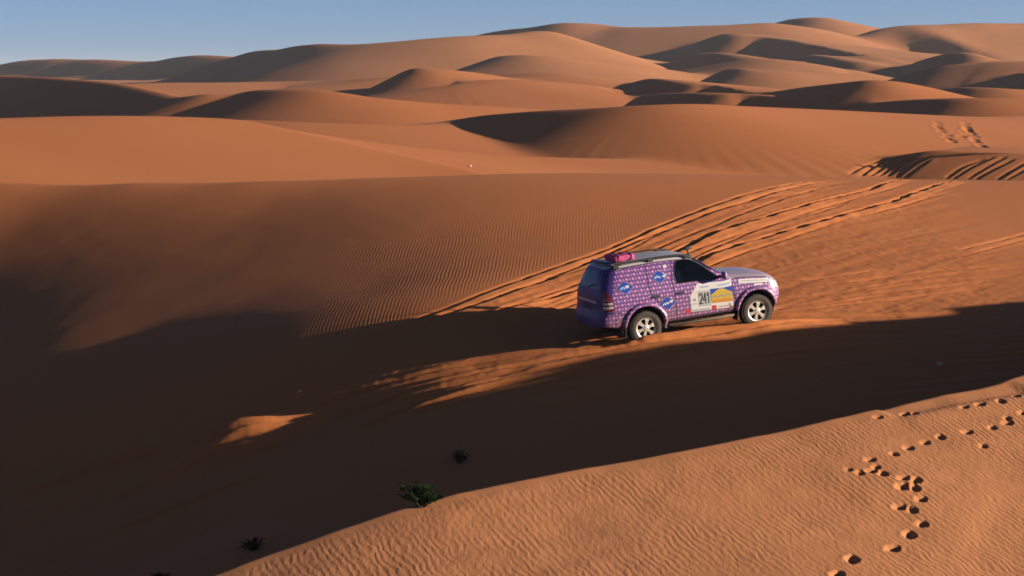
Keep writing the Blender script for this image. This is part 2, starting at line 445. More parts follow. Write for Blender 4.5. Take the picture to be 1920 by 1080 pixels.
# the smooth surfaces are evaluated on a coarser grid and interpolated
def upsample(fn, Yf, Tf, ky, kt):
    Yc = Yf[::ky]; Yc = np.append(Yc, Yf[-1]) if Yc[-1] != Yf[-1] else Yc
    Tc = Tf[::kt]; Tc = np.append(Tc, Tf[-1]) if Tc[-1] != Tf[-1] else Tc
    A, B = np.meshgrid(Yc, Tc, indexing='ij')
    Z = fn(B * A, A)
    iy = np.clip(np.searchsorted(Yc, Yf, side='right') - 1, 0, len(Yc) - 2); fy = (Yf - Yc[iy]) / (Yc[iy + 1] - Yc[iy])
    it = np.clip(np.searchsorted(Tc, Tf, side='right') - 1, 0, len(Tc) - 2); ft = (Tf - Tc[it]) / (Tc[it + 1] - Tc[it])
    def cub(Zm, i, f, axis):
        n = Zm.shape[axis]
        g = lambda k: np.take(Zm, np.clip(i + k, 0, n - 1), axis=axis)
        shp = [1, 1]; shp[axis] = -1; f = f.reshape(shp)
        p0, p1, p2, p3 = g(-1), g(0), g(1), g(2)
        return 0.5 * (2 * p1 + (p2 - p0) * f + (2 * p0 - 5 * p1 + 4 * p2 - p3) * f * f + (3 * p1 - p0 - 3 * p2 + p3) * f ** 3)
    return cub(cub(Z, iy, fy, 0), it, ft, 1)

Z1 = upsample(TS1, Y_NEAR, T, 6, 6)
Z0b = upsample(TS0, Y_NEAR, T, 6, 6)
DF, ATT = np.full(XN.shape, 50.0), None
mF = (YN < 62)
dd, aa = line_field(XN[mF], YN[mF], F_POLY)
DF[mF] = dd
crz = np.full(XN.shape, -50.0); crz[mF] = aa[0]
back = np.maximum(-DF, 0)
Z0 = np.where(DF >= 0, Z0b, np.minimum(Z0b, crz + 0.02) - 0.62 * (np.sqrt(back ** 2 + 0.01) - 0.10))
Z0[YN >= 62] = -60
ZN = smax(Z0, Z1, 0.12)
F_SIDE = (Z0 > Z1)
def mid_height(x, y):
    """near slope carried behind its crest, joined to the dunes beyond"""
    s1 = TS1(x, y) - 14.0 * sstep(84, 120, y)
    return smax(s1, far_height(x, y), 0.25)

mk = YN > 70
rows70 = np.where(Y_NEAR > 70)[0]
r0 = rows70[0]
ZN[r0:] = upsample(mid_height, Y_NEAR[r0:], T, 5, 3)
w70 = sstep(70, 73, Y_NEAR[r0:])[:, None]
ZN[r0:] = w70 * ZN[r0:] + (1 - w70) * Z1[r0:]

YF, TF = np.meshgrid(Y_FAR, T, indexing='ij'); XF = TF * YF
ZF = upsample(mid_height, Y_FAR, T, 1, 2)
ZF[0] = ZN[-1]
ZS_ = smooth2(ZF.copy(), 2)
kk = np.hanning(19)[1:-1]; kk /= kk.sum()
nc = (T > -0.2795) & (T < 0.2795); c0, c1 = np.where(nc)[0][[0, -1]]
blur = np.apply_along_axis(lambda r: np.convolve(np.pad(r, 8, mode='edge'), kk, mode='valid'), 1, ZS_[:, c0:c1 + 1])
kk2 = np.hanning(9)[1:-1]; kk2 /= kk2.sum()
blur2 = np.apply_along_axis(lambda r: np.convolve(np.pad(r, 3, mode='edge'), kk2, mode='valid'), 1, ZS_[:, c0:c1 + 1])
fw = (sstep(200, 260, Y_FAR) * (1 - sstep(540, 600, Y_FAR)))[:, None]
blur = blur * (1 - fw) + blur2 * fw
edge_w = np.minimum(1, np.minimum(np.arange(c1 - c0 + 1), np.arange(c1 - c0 + 1)[::-1]) / 16.0)[None, :] * sstep(84, 95, Y_FAR)[:, None]
ZS_[:, c0:c1 + 1] = ZS_[:, c0:c1 + 1] * (1 - edge_w) + blur * edge_w
ZF[1:] = ZS_[1:]
ZF += sstep(220, 420, YF) * (0.45 * vnoise(XF, YF, 34.0, 51) + 0.22 * vnoise(XF, YF, 15.0, 57))
ZF[0] = ZN[-1]

# slow undulation and small lumps in the near sand
ZN += np.where(F_SIDE, 0.010 * vnoise(XN, YN, 0.9) + 0.006 * vnoise(XN, YN, 0.35, 3), 0.006 * vnoise(XN, YN, 2.2, 9) + 0.003 * vnoise(XN, YN, 0.7, 4)) * sstep(19, 21, YN)

RUT = np.zeros(XN.shape)

def full_near(x, y):
    # bilinear lookup of the finished near grid
    t = x / y
    iy = np.clip(np.searchsorted(Y_NEAR, y, side='right') - 1, 0, len(Y_NEAR) - 2); fy = np.clip((y - Y_NEAR[iy]) / (Y_NEAR[iy + 1] - Y_NEAR[iy]), 0, 1)
    it = np.clip(np.searchsorted(T, t, side='right') - 1, 0, len(T) - 2); ft = np.clip((t - T[it]) / (T[it + 1] - T[it]), 0, 1)
    return (ZN[iy, it] * (1 - ft) + ZN[iy, it + 1] * ft) * (1 - fy) + (ZN[iy + 1, it] * (1 - ft) + ZN[iy + 1, it + 1] * ft) * fy

def far_lookup(x, y):
    t = x / y
    iy = np.clip(np.searchsorted(Y_FAR, y, side='right') - 1, 0, len(Y_FAR) - 2); fy = np.clip((y - Y_FAR[iy]) / (Y_FAR[iy + 1] - Y_FAR[iy]), 0, 1)
    it = np.clip(np.searchsorted(T, t, side='right') - 1, 0, len(T) - 2); ft = np.clip((t - T[it]) / (T[it + 1] - T[it]), 0, 1)
    return (ZF[iy, it] * (1 - ft) + ZF[iy, it + 1] * ft) * (1 - fy) + (ZF[iy + 1, it] * (1 - ft) + ZF[iy + 1, it + 1] * ft) * fy

def on_ground(u, v, far=False, y0=None):
    if far:
        return ray_hit(far_lookup, u, v, y0 or 90.0, 400.0, 0.2)
    return ray_hit(full_near, u, v, y0 or 20.0, 84.0, 0.04)

def stamp_line(pts, width, depth, berm=0.5, side_bias=0.0, grid='near', rough=0.22, seed=0, taper=True, mark=1.0, saw=False):
    """press a wheel rut along a world polyline into the height grid; sand heaps up on both sides"""
    Yg, Xg, Zg = (YN, XN, ZN) if grid == 'near' else (YF, XF, ZF)
    Yr = Y_NEAR if grid == 'near' else Y_FAR
    poly = resample([p[:2] for p in pts], step=0.5 if grid == 'near' else 1.2)
    n = len(poly)
    reach = width * 4.5
    iy0, iy1 = np.searchsorted(Yr, [poly[:, 1].min() - reach, poly[:, 1].max() + reach])
    tt = poly[:, 0] / poly[:, 1]
    it0, it1 = np.searchsorted(T, [tt.min() - reach / poly[:, 1].min(), tt.max() + reach / poly[:, 1].min()])
    sl = (slice(iy0, iy1), slice(it0, it1))
    X, Yv = Xg[sl], Yg[sl]
    D = np.full(X.shape, 1e9); S = np.zeros(X.shape)
    for i in range(n - 1):
        a, b = poly[i], poly[i + 1]
        j0, j1 = np.searchsorted(Yr[iy0:iy1], [min(a[1], b[1]) - reach, max(a[1], b[1]) + reach])
        ta = min(a[0] / a[1], b[0] / b[1]) - reach / a[1]; tb = max(a[0] / a[1], b[0] / b[1]) + reach / a[1]
        k0, k1 = np.searchsorted(T[it0:it1], [ta, tb])
        if j1 <= j0 or k1 <= k0: continue
        x, y = X[j0:j1, k0:k1], Yv[j0:j1, k0:k1]
        dx, dy = b - a
        L2 = dx * dx + dy * dy + 1e-9
        tq = ((x - a[0]) * dx + (y - a[1]) * dy) / L2
        tc = np.clip(tq, 0, 1)
        ex, ey = x - a[0] - tc * dx, y - a[1] - tc * dy
        d = np.sqrt(ex * ex + ey * ey)
        sg = np.where(ex * dy - ey * dx >= 0, 1, -1)
        sub = D[j0:j1, k0:k1]
        m = d < np.abs(sub)
        sub[m] = (d * sg)[m]
        S[j0:j1, k0:k1][m] = ((i + tc) / (n - 1))[m]
    m = np.abs(D) < reach
    d = D[m] + width * 0.2 * vnoise(X[m], Yv[m], 1.4 if grid == 'near' else 3.0, seed)
    s = S[m]
    tp = (sstep(0, 0.06, s) * (1 - sstep(0.9, 1.0, s))) if taper else 1.0
    amp = 1 + rough * vnoise(X[m], Yv[m], 0.45 if grid == 'near' else 2.0, seed + 5) + 0.3 * vnoise(X[m], Yv[m], 3.1, seed + 8)
    if saw:
        # wheel pressed the sand towards the sun side: long ramp, then a steep wall with a low crumbled rim
        W = 3.2 * width
        ramp_ = np.clip(1 + d / W, 0, 1); ramp_ = ramp_ * ramp_ * (3 - 2 * ramp_)
        k2 = sstep(-0.015, 0.075, d)
        prof = -depth * ramp_ * (1 - k2) + depth * 0.45 * k2 * np.exp(-np.maximum(d - 0.075, 0) / (2.6 * width))
    else:
        prof = -depth * np.exp(-(d / width) ** 4) + depth * berm * ((1 + side_bias) * np.exp(-((d - 1.75 * width) / (0.75 * width)) ** 2) + (1 - side_bias) * np.exp(-((d + 1.75 * width) / (0.75 * width)) ** 2))
    sub = Zg[sl]
    sub[m] += prof * amp * tp
    if grid == 'near':
        r = RUT[sl]
        r[m] = np.maximum(r[m], mark * np.exp(-(d / (2.2 * width)) ** 2) * tp)

def pix_line(px, far=False, y0=None):
    return [on_ground(u, v, far, y0) for u, v in px]

RUTS = [
    # pixels, half width, depth, berm, seed
    ([(640, 660), (700, 635), (770, 607), (850, 575), (940, 539), (1050, 500), (1150, 464), (1250, 421), (1340, 386), (1450, 353), (1550, 337)], 0.094, 0.081, 0.16, 1),
    ([(720, 640), (800, 605), (900, 570), (1000, 534), (1100, 495), (1200, 452), (1300, 412), (1400, 378), (1500, 350), (1600, 336)], 0.100, 0.068, 0.16, 2),
    ([(790, 632), (900, 595), (1000, 560), (1090, 530), (1200, 482), (1300, 438), (1400, 398), (1500, 364), (1580, 345)], 0.077, 0.043, 0.16, 3),
    ([(840, 612), (960, 578), (1090, 545), (1180, 510), (1260, 478), (1350, 436), (1450, 404), (1550, 376), (1640, 354), (1705, 336)], 0.106, 0.093, 0.16, 4),
    ([(900, 612), (1000, 590), (1090, 566), (1250, 506), (1330, 470), (1420, 432), (1520, 402), (1600, 378)], 0.070, 0.037, 0.16, 5),
    ([(1290, 500), (1380, 463), (1450, 443), (1540, 417), (1600, 400), (1700, 370), (1800, 339)], 0.112, 0.105, 0.16, 6),
    ([(1460, 527), (1530, 524), (1600, 514), (1680, 505)], 0.077, 0.043, 0.16, 7),
    ([(1800, 470), (1860, 455), (1930, 438), (2000, 425)], 0.088, 0.056, 0.16, 8),
    ([(1590, 530), (1700, 515), (1800, 505), (1930, 495)], 0.083, 0.025, 0.16, 9),
    ([(1480, 560), (1600, 548), (1750, 530), (1930, 515)], 0.094, 0.025, 0.16, 10),
    ([(1440, 590), (1560, 575), (1700, 560), (1850, 540)], 0.094, 0.031, 0.16, 11),
    # the car's own lane and the churned sand below it
    ([(560, 775), (700, 735), (860, 690), (1000, 668), (1120, 655), (1208, 640), (1320, 622), (1414, 607)], 0.116, 0.062, 1.15, 12),
    ([(600, 800), (740, 748), (900, 705), (1060, 674), (1200, 650), (1330, 630), (1450, 612), (1600, 598)], 0.102, 0.062, 1.15, 13),
    ([(640, 818), (800, 757), (960, 711), (1120, 676), (1260, 652), (1400, 632), (1520, 616)], 0.102, 0.068, 1.15, 14),
    ([(330, 845), (450, 815), (560, 772), (660, 742), (780, 712), (900, 686)], 0.096, 0.056, 1.15, 15),
    ([(380, 870), (470, 838), (600, 790), (720, 762), (880, 722), (1040, 690)], 0.096, 0.056, 1.15, 16),
    ([(40, 935), (120, 900), (230, 862), (330, 845)], 0.102, 0.050, 1.15, 17),
    ([(200, 1005), (290, 970), (400, 925), (520, 880)], 0.102, 0.050, 1.15, 18),
    ([(215, 935), (300, 905), (420, 872), (540, 835)], 0.102, 0.050, 1.15, 19),
    ([(760, 780), (900, 735), (1080, 700), (1240, 668), (1380, 645)], 0.096, 0.050, 1.15, 21),
]
EXTRA = []
for k, (i, dv, d) in enumerate([(0, 16, .02), (2, 14, .02), (3, 13, .03), (5, 14, .035), (6, 16, .02), (7, 14, .03), (8, 12, .025), (9, 14, .02), (10, -12, .025)]):
    EXTRA.append(([(u, v + dv + 4 * math.sin(u * .013 + k)) for u, v in RUTS[i][0]], .07, d, .2, 1.37 + k))
RUTS += EXTRA
lines = [(pix_line(p), w, dp, b, s) for p, w, dp, b, s in RUTS]
for k_, (p, w, dp, b, s) in enumerate(lines):
    stamp_line(p, w * (1.0 if k_ in range(11, 20) else 0.85), dp * (1.0 if k_ in range(11, 20) else (1.5 if k_ in (3, 5) else 0.95)), b, seed=s * 3.1, saw=(k_ not in range(11, 20)), rough=(.22 if k_ in range(11, 20) else .5))

# sand churned up by many wheels: everything on the sun side of the outermost rut
R1 = resample([q[:2] + (0.0,) for q in lines[0][0]], step=1.0)
subr = (Y_NEAR > 36) & (Y_NEAR < 84)
dR, _ = line_field(XN[subr], YN[subr], R1)
CH = np.zeros(XN.shape); CH[subr] = sstep(-0.1, 0.7, dR)
LEFT = np.zeros(XN.shape); LEFT[subr] = sstep(-0.1, -0.8, dR)
fade_far = (1 - sstep(64, 74, YN))
below = 0.5 * sstep(35, 38, YN) + 0.5 * sstep(40, 43, YN)
CH *= fade_far * below * (~F_SIDE) * (1 - sstep(11, 16, XN))
def streaks(dx, dy, across, along, off):
    return vnoise((XN * dx + YN * dy) / along * across, -XN * dy + YN * dx, across, off)
lowz = 1 - sstep(46.5, 49.5, YN)
sk = lowz * (streaks(.98, .19, .26, 5.5, 12) + .5 * streaks(.98, .19, .12, 3.0, 17)) + (1 - lowz) * (streaks(.62, .78, .38, 5.0, 31) + .5 * streaks(.62, .78, .18, 3.0, 35))
ZN += CH * (0.007 * vnoise(XN, YN, 0.33, 21) + 0.006 * vnoise(XN, YN, 0.14, 27) + sk * (0.011 + 0.024 * lowz))
# a low hump in the hollow that still reaches the light
hp = on_ground(455, 835)
hx, hy = XN - hp[0], YN - hp[1]
ZN += 0.55 * np.exp(-((hx * .98 + hy * .19) / 1.25) ** 2 - ((-hx * .19 + hy * .98) / .75) ** 2) * (1 + .38 * streaks(.98, .19, .17, 2.2, 44) + .2 * streaks(.98, .19, .4, 3.0, 48))
RUT = np.clip(np.maximum(RUT, 0.55 * CH), 0, 1)

for wx, wy in ((3.04, 44.87), (5.66, 45.77), (2.51, 46.38), (5.14, 47.28)):
    ex, ey = (XN - wx) * .945 + (YN - wy) * .326, -(XN - wx) * .326 + (YN - wy) * .945
    ZN += 0.085 * np.exp(-(ex / .46) ** 2 - (ey / .34) ** 2) * (1 + .4 * vnoise(XN, YN, .16, 66))

# footprints pressed into the foreground dune
STEPS = [(1568, 1075, 1.0), (1597, 1047, 1.15), (1672, 1027, .95), (1705, 1001, 1.15), (1728, 981, .9), (1684, 949, .8), (1709, 954, .7), (1726, 934, .9), (1690, 910, 1.1), (1714, 912, 1.0),
         (1692, 894, .9), (1716, 898, 1.0), (1612, 884, .6), (1632, 881, .8), (1654, 886, .8), (1642, 874, .6), (1630, 860, .7), (1676, 849, .7), (1702, 838, .75), (1734, 828, .7), (1763, 818, .75), (1812, 808, .8),
         (1843, 834, .6), (1860, 800, .7), (1888, 791, .75), (1888, 782, .6), (1917, 772, .7), (1836, 757, .8), (1876, 751, .8), (1806, 762, .55), (1696, 771, .75), (1714, 771, .5), (1645, 780, .6), (1905, 740, .6), (1590, 878, .4)]
for k, (u, v, s) in enumerate(STEPS):
    p = on_ground(u, v + 2)
    ang = math.radians(62 + 25 * math.sin(k * 2.3))
    L, W, dp = 0.125 * (0.5 + .5 * s), 0.068 * (0.5 + .5 * s), 0.072 * s
    iy0, iy1 = np.searchsorted(Y_NEAR, [p[1] - .6, p[1] + .6]); it0, it1 = np.searchsorted(T, [(p[0] - .6) / p[1], (p[0] + .6) / p[1]])
    sl = (slice(iy0, iy1), slice(it0, it1))
    x, y = XN[sl] - p[0], YN[sl] - p[1]
    a = x * math.cos(ang) + y * math.sin(ang); b = -x * math.sin(ang) + y * math.cos(ang)
    w = 1 + 0.22 * np.cos(a / L * 2.4)                       # waist of the sole
    r = np.sqrt((a / L) ** 2 + (b / (W * w)) ** 2) + 0.12 * vnoise(x, y, 0.12, k)
    tilt = (1 + 0.2 * np.clip(a / L, -1, 1)) * (0.75 + 0.6 * np.clip(x / 0.11, -1, 1))
    ZN[sl] += -dp * tilt * np.exp(-r ** 6) + dp * 0.06 * np.exp(-((r - 1.35) / 0.28) ** 2) * (1 + 0.7 * vnoise(x, y, 0.2, k + 40))

# a shallow wind lip near the right end of the foreground crest
lip = pix_line([(1650, 772), (1740, 752), (1830, 735), (1925, 722)])
stamp_line(lip, .30, .05, .2, seed=77, rough=.2, mark=0.0)
# faint drag mark in the bottom right corner
stamp_line(pix_line([(1850, 1079), (1880, 1010), (1925, 930)]), .40, .015, .4, seed=83, rough=.2, mark=0.0)

# wheel tracks on the mound and footsteps on the long dune behind it
for k, px in enumerate([
    [(1600, 325), (1626, 310), (1660, 298)], [(1622, 328), (1640, 314), (1664, 300)], [(1638, 328), (1660, 314), (1684, 300)], [(1655, 328), (1676, 314), (1700, 300)], [(1672, 328), (1692, 313), (1716, 297)],
    [(1690, 329), (1712, 312), (1738, 298)], [(1706, 329), (1724, 315), (1742, 303)], [(1783, 331), (1812, 312), (1842, 301)], [(1796, 332), (1826, 313), (1860, 298)],
    [(1824, 332), (1852, 314), (1884, 297)], [(1840, 333), (1866, 318), (1898, 302)], [(1880, 334), (1904, 318), (1930, 304)], [(1896, 334), (1918, 322), (1940, 310)]]):
    stamp_line(pix_line(px, True, 116.0), .15, .07, .3, grid='far', saw=True, seed=k * 2.7, taper=False)
for k, px in enumerate([[(1756, 228), (1762, 238), (1772, 250), (1780, 262), (1788, 268)], [(1806, 230), (1814, 238), (1812, 248), (1806, 256)], [(1814, 240), (1822, 252), (1832, 266), (1842, 276)]]):
    pts = pix_line(px, True, 142.0)
    dense = resample([q[:2] for q in pts], step=1.0)
    for j, q in enumerate(dense):
        if j % 2 and random.random() < .5: continue
        iy0, iy1 = np.searchsorted(Y_FAR, [q[1] - 2.5, q[1] + 2.5]); it0, it1 = np.searchsorted(T, [(q[0] - 2) / q[1], (q[0] + 2) / q[1]])
        sl = (slice(iy0, iy1), slice(it0, it1))
        x, y = XF[sl] - q[0] - random.uniform(-.2, .2), YF[sl] - q[1]
        r = np.sqrt((x / .33) ** 2 + (y / .6) ** 2)
        ZF[sl] += -0.09 * np.exp(-r ** 4) + .02 * np.exp(-((r - 1.5) / .3) ** 2)

RIPL = np.clip(LEFT + 0.12 * (1 - CH) * (~F_SIDE), 0, 1) * sstep(38, 44, YN) * (1 - 0.85 * sstep(50, 66, YN))
RIPF = np.where(F_SIDE & (DF > 0), 1.0, 0.0) * sstep(0, 0.3, DF)

def grid_mesh(name, X, Y, Z, face_mask, attrs):
    ny, nt = X.shape
    idx = np.arange(ny * nt).reshape(ny, nt)
    f = np.stack([idx[:-1, :-1], idx[:-1, 1:], idx[1:, 1:], idx[1:, :-1]], axis=-1)[face_mask]
    used = np.zeros(ny * nt, bool); used[f.ravel()] = True
    remap = np.cumsum(used) - 1
    f = remap[f].astype(np.int32)
    co = np.stack([X, Y, Z + CAM_Z], -1).reshape(-1, 3)[used].astype(np.float32)
    me = bpy.data.meshes.new(name)
    me.vertices.add(len(co)); me.vertices.foreach_set('co', co.ravel())
    me.loops.add(f.size); me.loops.foreach_set('vertex_index', f.ravel())
    me.polygons.add(len(f)); me.polygons.foreach_set('loop_start', np.arange(0, f.size, 4, dtype=np.int32))
    me.polygons.foreach_set('loop_total', np.full(len(f), 4, np.int32))
    me.polygons.foreach_set('use_smooth', np.ones(len(f), bool))
    me.update(calc_edges=True)
    for an, arr in attrs.items():
        at = me.attributes.new(an, 'FLOAT', 'POINT')
        at.data.foreach_set('value', arr.reshape(-1)[used].astype(np.float32))
    me.materials.append(SAND)
    ob = bpy.data.objects.new(name, me)
    COL.objects.link(ob)
    ob['kind'] = 'structure'
    return ob

cellF = F_SIDE[:-1, :-1] | F_SIDE[1:, :-1] | F_SIDE[:-1, 1:] | F_SIDE[1:, 1:]
at = {'rut': RUT, 'ripple_l': RIPL, 'ripple_f': RIPF, 'pale': sstep(-.3, .1, DF) * F_SIDE}
fore_ob = grid_mesh('foreground_dune', XN, YN, ZN, cellF, at)
slope_ob = grid_mesh('sand_slope', XN, YN, ZN, ~cellF, at)
RL_F = 0.9 * sstep(330, 230, YF) * (1 - sstep(-38, -28, XF)) * sstep(180, 205, YF)
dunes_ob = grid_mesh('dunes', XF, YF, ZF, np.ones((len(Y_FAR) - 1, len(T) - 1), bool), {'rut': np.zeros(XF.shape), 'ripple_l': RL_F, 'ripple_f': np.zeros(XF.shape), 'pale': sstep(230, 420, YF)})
tag(fore_ob, 'sunlit rippled sand dune in the foreground with a line of footprints')
tag(slope_ob, 'sand slope under the car with wheel ruts and a shaded hollow')
tag(dunes_ob, 'rows of orange sand dunes reaching to the skyline')

# sand plain that carries the dunes on every side
bm = bmesh.new()
ring = [bm.verts.new((5000 * math.cos(a), 5000 * math.sin(a), CAM_Z - 14.0)) for a in np.linspace(0, 2 * math.pi, 64, endpoint=False)]
bm.faces.new(ring)
me = bpy.data.meshes.new('ground'); bm.to_mesh(me); bm.free(); me.materials.append(SAND)
g = bpy.data.objects.new('ground', me); COL.objects.link(g); tag(g, 'flat sand plain under the dunes', kind='structure')
# ------------------------------------------------------------------ mesh helpers
def link_mesh(name, me, mat=None, parent=None, smooth=True):
    ob = bpy.data.objects.new(name, me)
    COL.objects.link(ob)
    if mat is not None and not me.materials: me.materials.append(mat)
    if smooth:
        me.polygons.foreach_set('use_smooth', np.ones(len(me.polygons), bool))
    if parent is not None: ob.parent = parent
    return ob

def bm_obj(name, bm, mat, parent=None, smooth=False):
    me = bpy.data.meshes.new(name)
    bm.normal_update(); bm.to_mesh(me); bm.free()
    return link_mesh(name, me, mat, parent, smooth)

def add_box(bm, c, size, rot=None, bevel=0.0):
    M = Matrix.Translation(c) @ (rot.to_4x4() if rot is not None else Matrix.Identity(4)) @ Matrix.Diagonal((*size, 1))
    r = bmesh.ops.create_cube(bm, size=1.0, matrix=M)
    if bevel > 0:
        es = list({e for v in r['verts'] for e in v.link_edges})
        bmesh.ops.bevel(bm, geom=es, offset=bevel, segments=2, affect='EDGES', profile=0.6)

def add_tube(bm, pts, rad, seg=8, cap=True):
    pts = [Vector(p) for p in pts]
    rads = rad if isinstance(rad, (list, tuple)) else [rad] * len(pts)
    rings = []
    up = Vector((0.0123, 0.031, 1))
    for i, p in enumerate(pts):
        d = (pts[min(i + 1, len(pts) - 1)] - pts[max(i - 1, 0)]).normalized()
        a = d.cross(up)
        if a.length < 1e-3: a = d.cross(Vector((1, 0, 0)))
        a.normalize(); b = a.cross(d)
        rings.append([bm.verts.new(p + rads[i] * (a * math.cos(2 * math.pi * k / seg) + b * math.sin(2 * math.pi * k / seg))) for k in range(seg)])
    for r0_, r1_ in zip(rings[:-1], rings[1:]):
        for k in range(seg):
            bm.faces.new((r0_[k], r0_[(k + 1) % seg], r1_[(k + 1) % seg], r1_[k]))
    if cap:
        bm.faces.new(list(reversed(rings[0]))); bm.faces.new(rings[-1])

def lathe(bm, prof, seg=48, axis_y=True):
    """profile of (radius, y) turned about the Y axis"""
    rings = []
    for r, y in prof:
        rings.append([bm.verts.new((r * math.cos(2 * math.pi * k / seg), y, r * math.sin(2 * math.pi * k / seg))) for k in range(seg)])
    for a, b in zip(rings[:-1], rings[1:]):
        for k in range(seg):
            bm.faces.new((a[k], a[(k + 1) % seg], b[(k + 1) % seg], b[k]))
    return rings

# ------------------------------------------------------------------ car materials
def wrap_material(name, base, dot, small, dirt=0.85):
    """purple wrap with a lattice of pink dots and paler specks, dusty towards the bottom edge"""
    m, nt, b = new_mat(name)
    N, L = nt.nodes, nt.links
    tc = N.new('ShaderNodeTexCoord'); sp = N.new('ShaderNodeSeparateXYZ'); L.new(tc.outputs['Object'], sp.inputs[0])
    X = math_node(nt, 'ADD', sp.outputs[0], math_node(nt, 'MULTIPLY', sp.outputs[1], 0.6)); Z = sp.outputs[2]
    def lattice(ox, oz, px, pz, r, soft):
        fx = math_node(nt, 'SUBTRACT', math_node(nt, 'FRACT', math_node(nt, 'ADD', math_node(nt, 'DIVIDE', X, px), ox)), 0.5)
        fz = math_node(nt, 'SUBTRACT', math_node(nt, 'FRACT', math_node(nt, 'ADD', math_node(nt, 'DIVIDE', Z, pz), oz)), 0.5)
        d = math_node(nt, 'SQRT', math_node(nt, 'ADD', math_node(nt, 'POWER', math_node(nt, 'MULTIPLY', fx, px), 2), math_node(nt, 'POWER', math_node(nt, 'MULTIPLY', fz, pz), 2)))
        mr = N.new('ShaderNodeMapRange'); mr.inputs[1].default_value = r + soft; mr.inputs[2].default_value = r - soft
        L.new(d, mr.inputs[0]); return mr.outputs[0]
    big = math_node(nt, 'MAXIMUM', lattice(0, 0, .150, .18, .0245, .006), lattice(.5, .5, .150, .18, .0245, .006))
    sm = math_node(nt, 'MAXIMUM', lattice(.5, 0, .150, .18, .016, .006), lattice(0, .5, .150, .18, .016, .006))
    sm2 = math_node(nt, 'MAXIMUM', lattice(.25, .25, .075, .09, .011, .004), lattice(.0, .25, .075, .09, .009, .004))
    def mix(f, a, c):
        x = N.new('ShaderNodeMix'); x.data_type = 'RGBA'; L.new(f, x.inputs[0])
        for i, v in ((6, a), (7, c)):
            if isinstance(v, tuple): x.inputs[i].default_value = (*v, 1)
            else: L.new(v, x.inputs[i])
        return x.outputs[2]
    c = mix(sm2, base, (0.02, 0.015, 0.10))
    c = mix(sm, c, small)
    c = mix(big, c, dot)
    n = N.new('ShaderNodeTexNoise'); n.inputs['Scale'].default_value = 3.5; n.inputs['Detail'].default_value = 6
    L.new(tc.outputs['Object'], n.inputs['Vector'])
    mz = N.new('ShaderNodeMapRange'); mz.inputs[1].default_value = 1.05; mz.inputs[2].default_value = 0.35; mz.inputs[4].default_value = dirt
    L.new(Z, mz.inputs[0])
    df = math_node(nt, 'MULTIPLY', mz.outputs[0], n.outputs['Fac'])
    c = mix(df, c, (0.24, 0.13, 0.075))
    L.new(c, b.inputs['Base Color'])
    b.inputs['Roughness'].default_value = 0.42
    b.inputs['Coat Weight'].default_value = 0.25
    b.inputs['Coat Roughness'].default_value = 0.15
    return m

M_WRAP = wrap_material('wrap_dots', (0.120, 0.055, 0.205), (0.66, 0.22, 0.48), (0.36, 0.26, 0.44))
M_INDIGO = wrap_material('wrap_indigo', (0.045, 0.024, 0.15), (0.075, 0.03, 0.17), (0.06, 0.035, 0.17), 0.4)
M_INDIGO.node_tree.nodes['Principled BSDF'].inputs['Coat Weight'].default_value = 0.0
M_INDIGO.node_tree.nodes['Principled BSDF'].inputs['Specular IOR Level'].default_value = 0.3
M_SILVER = simple('silver_paint', (0.46, 0.44, 0.46), 0.4, 0.15, noise=.10, nscale=5, coat=.3)
M_LILAC = simple('lilac_paint', (0.40, 0.33, 0.43), 0.38, 0.15, noise=.12, nscale=5, coat=.3)
M_BLACK = simple('black_plastic', (0.014, 0.014, 0.015), 0.6, noise=.2)
M_RUBBER = simple('tyre_rubber', (0.060, 0.052, 0.046), 0.9, spec=.2, noise=.35, nscale=9)
M_RIM = simple('alloy', (0.52, 0.47, 0.42), 0.42, 0.5, noise=.25, nscale=14)
M_WELL = simple('wheel_well', (0.012, 0.011, 0.010), 0.9, spec=.1)
M_CABIN = simple('cabin_trim', (0.16, 0.165, 0.15), 0.85)
M_SEAT = simple('seat_cloth', (0.30, 0.25, 0.28), 0.9, noise=.2)
M_WHITE = simple('white_vinyl', (0.50, 0.49, 0.49), 0.4, noise=.05)
M_GREYPRINT = simple('grey_print', (0.20, 0.21, 0.24), 0.5)
M_PALEGREY = simple('pale_grey_vinyl', (0.30, 0.31, 0.33), 0.45)
M_INK = simple('black_print', (0.012, 0.012, 0.016), 0.5)
M_BLUE = simple('blue_vinyl', (0.012, 0.050, 0.33), 0.35, noise=.1)
M_BLUEPALE = simple('pale_blue_print', (0.22, 0.30, 0.50), 0.4)
M_YELLOW = simple('yellow_vinyl', (0.42, 0.29, 0.035), 0.4, noise=.08)
M_ORANGE = simple('orange_vinyl', (0.46, 0.17, 0.03), 0.4, noise=.1)
M_REDV = simple('red_vinyl', (0.42, 0.03, 0.03), 0.4)
M_OUTLINE = simple('gold_outline', (0.33, 0.20, 0.22), 0.4)
M_REDLAMP = simple('red_lamp', (0.16, 0.008, 0.008), 0.12, coat=.5)
M_CLEAR = simple('clear_lamp', (0.55, 0.56, 0.58), 0.1, 0.3, coat=.6)
M_PINK = simple('pink_cloth', (0.36, 0.035, 0.16), 0.8, noise=.35, nscale=16)
M_SEAM = simple('seam', (0.02, 0.012, 0.03), 0.8)
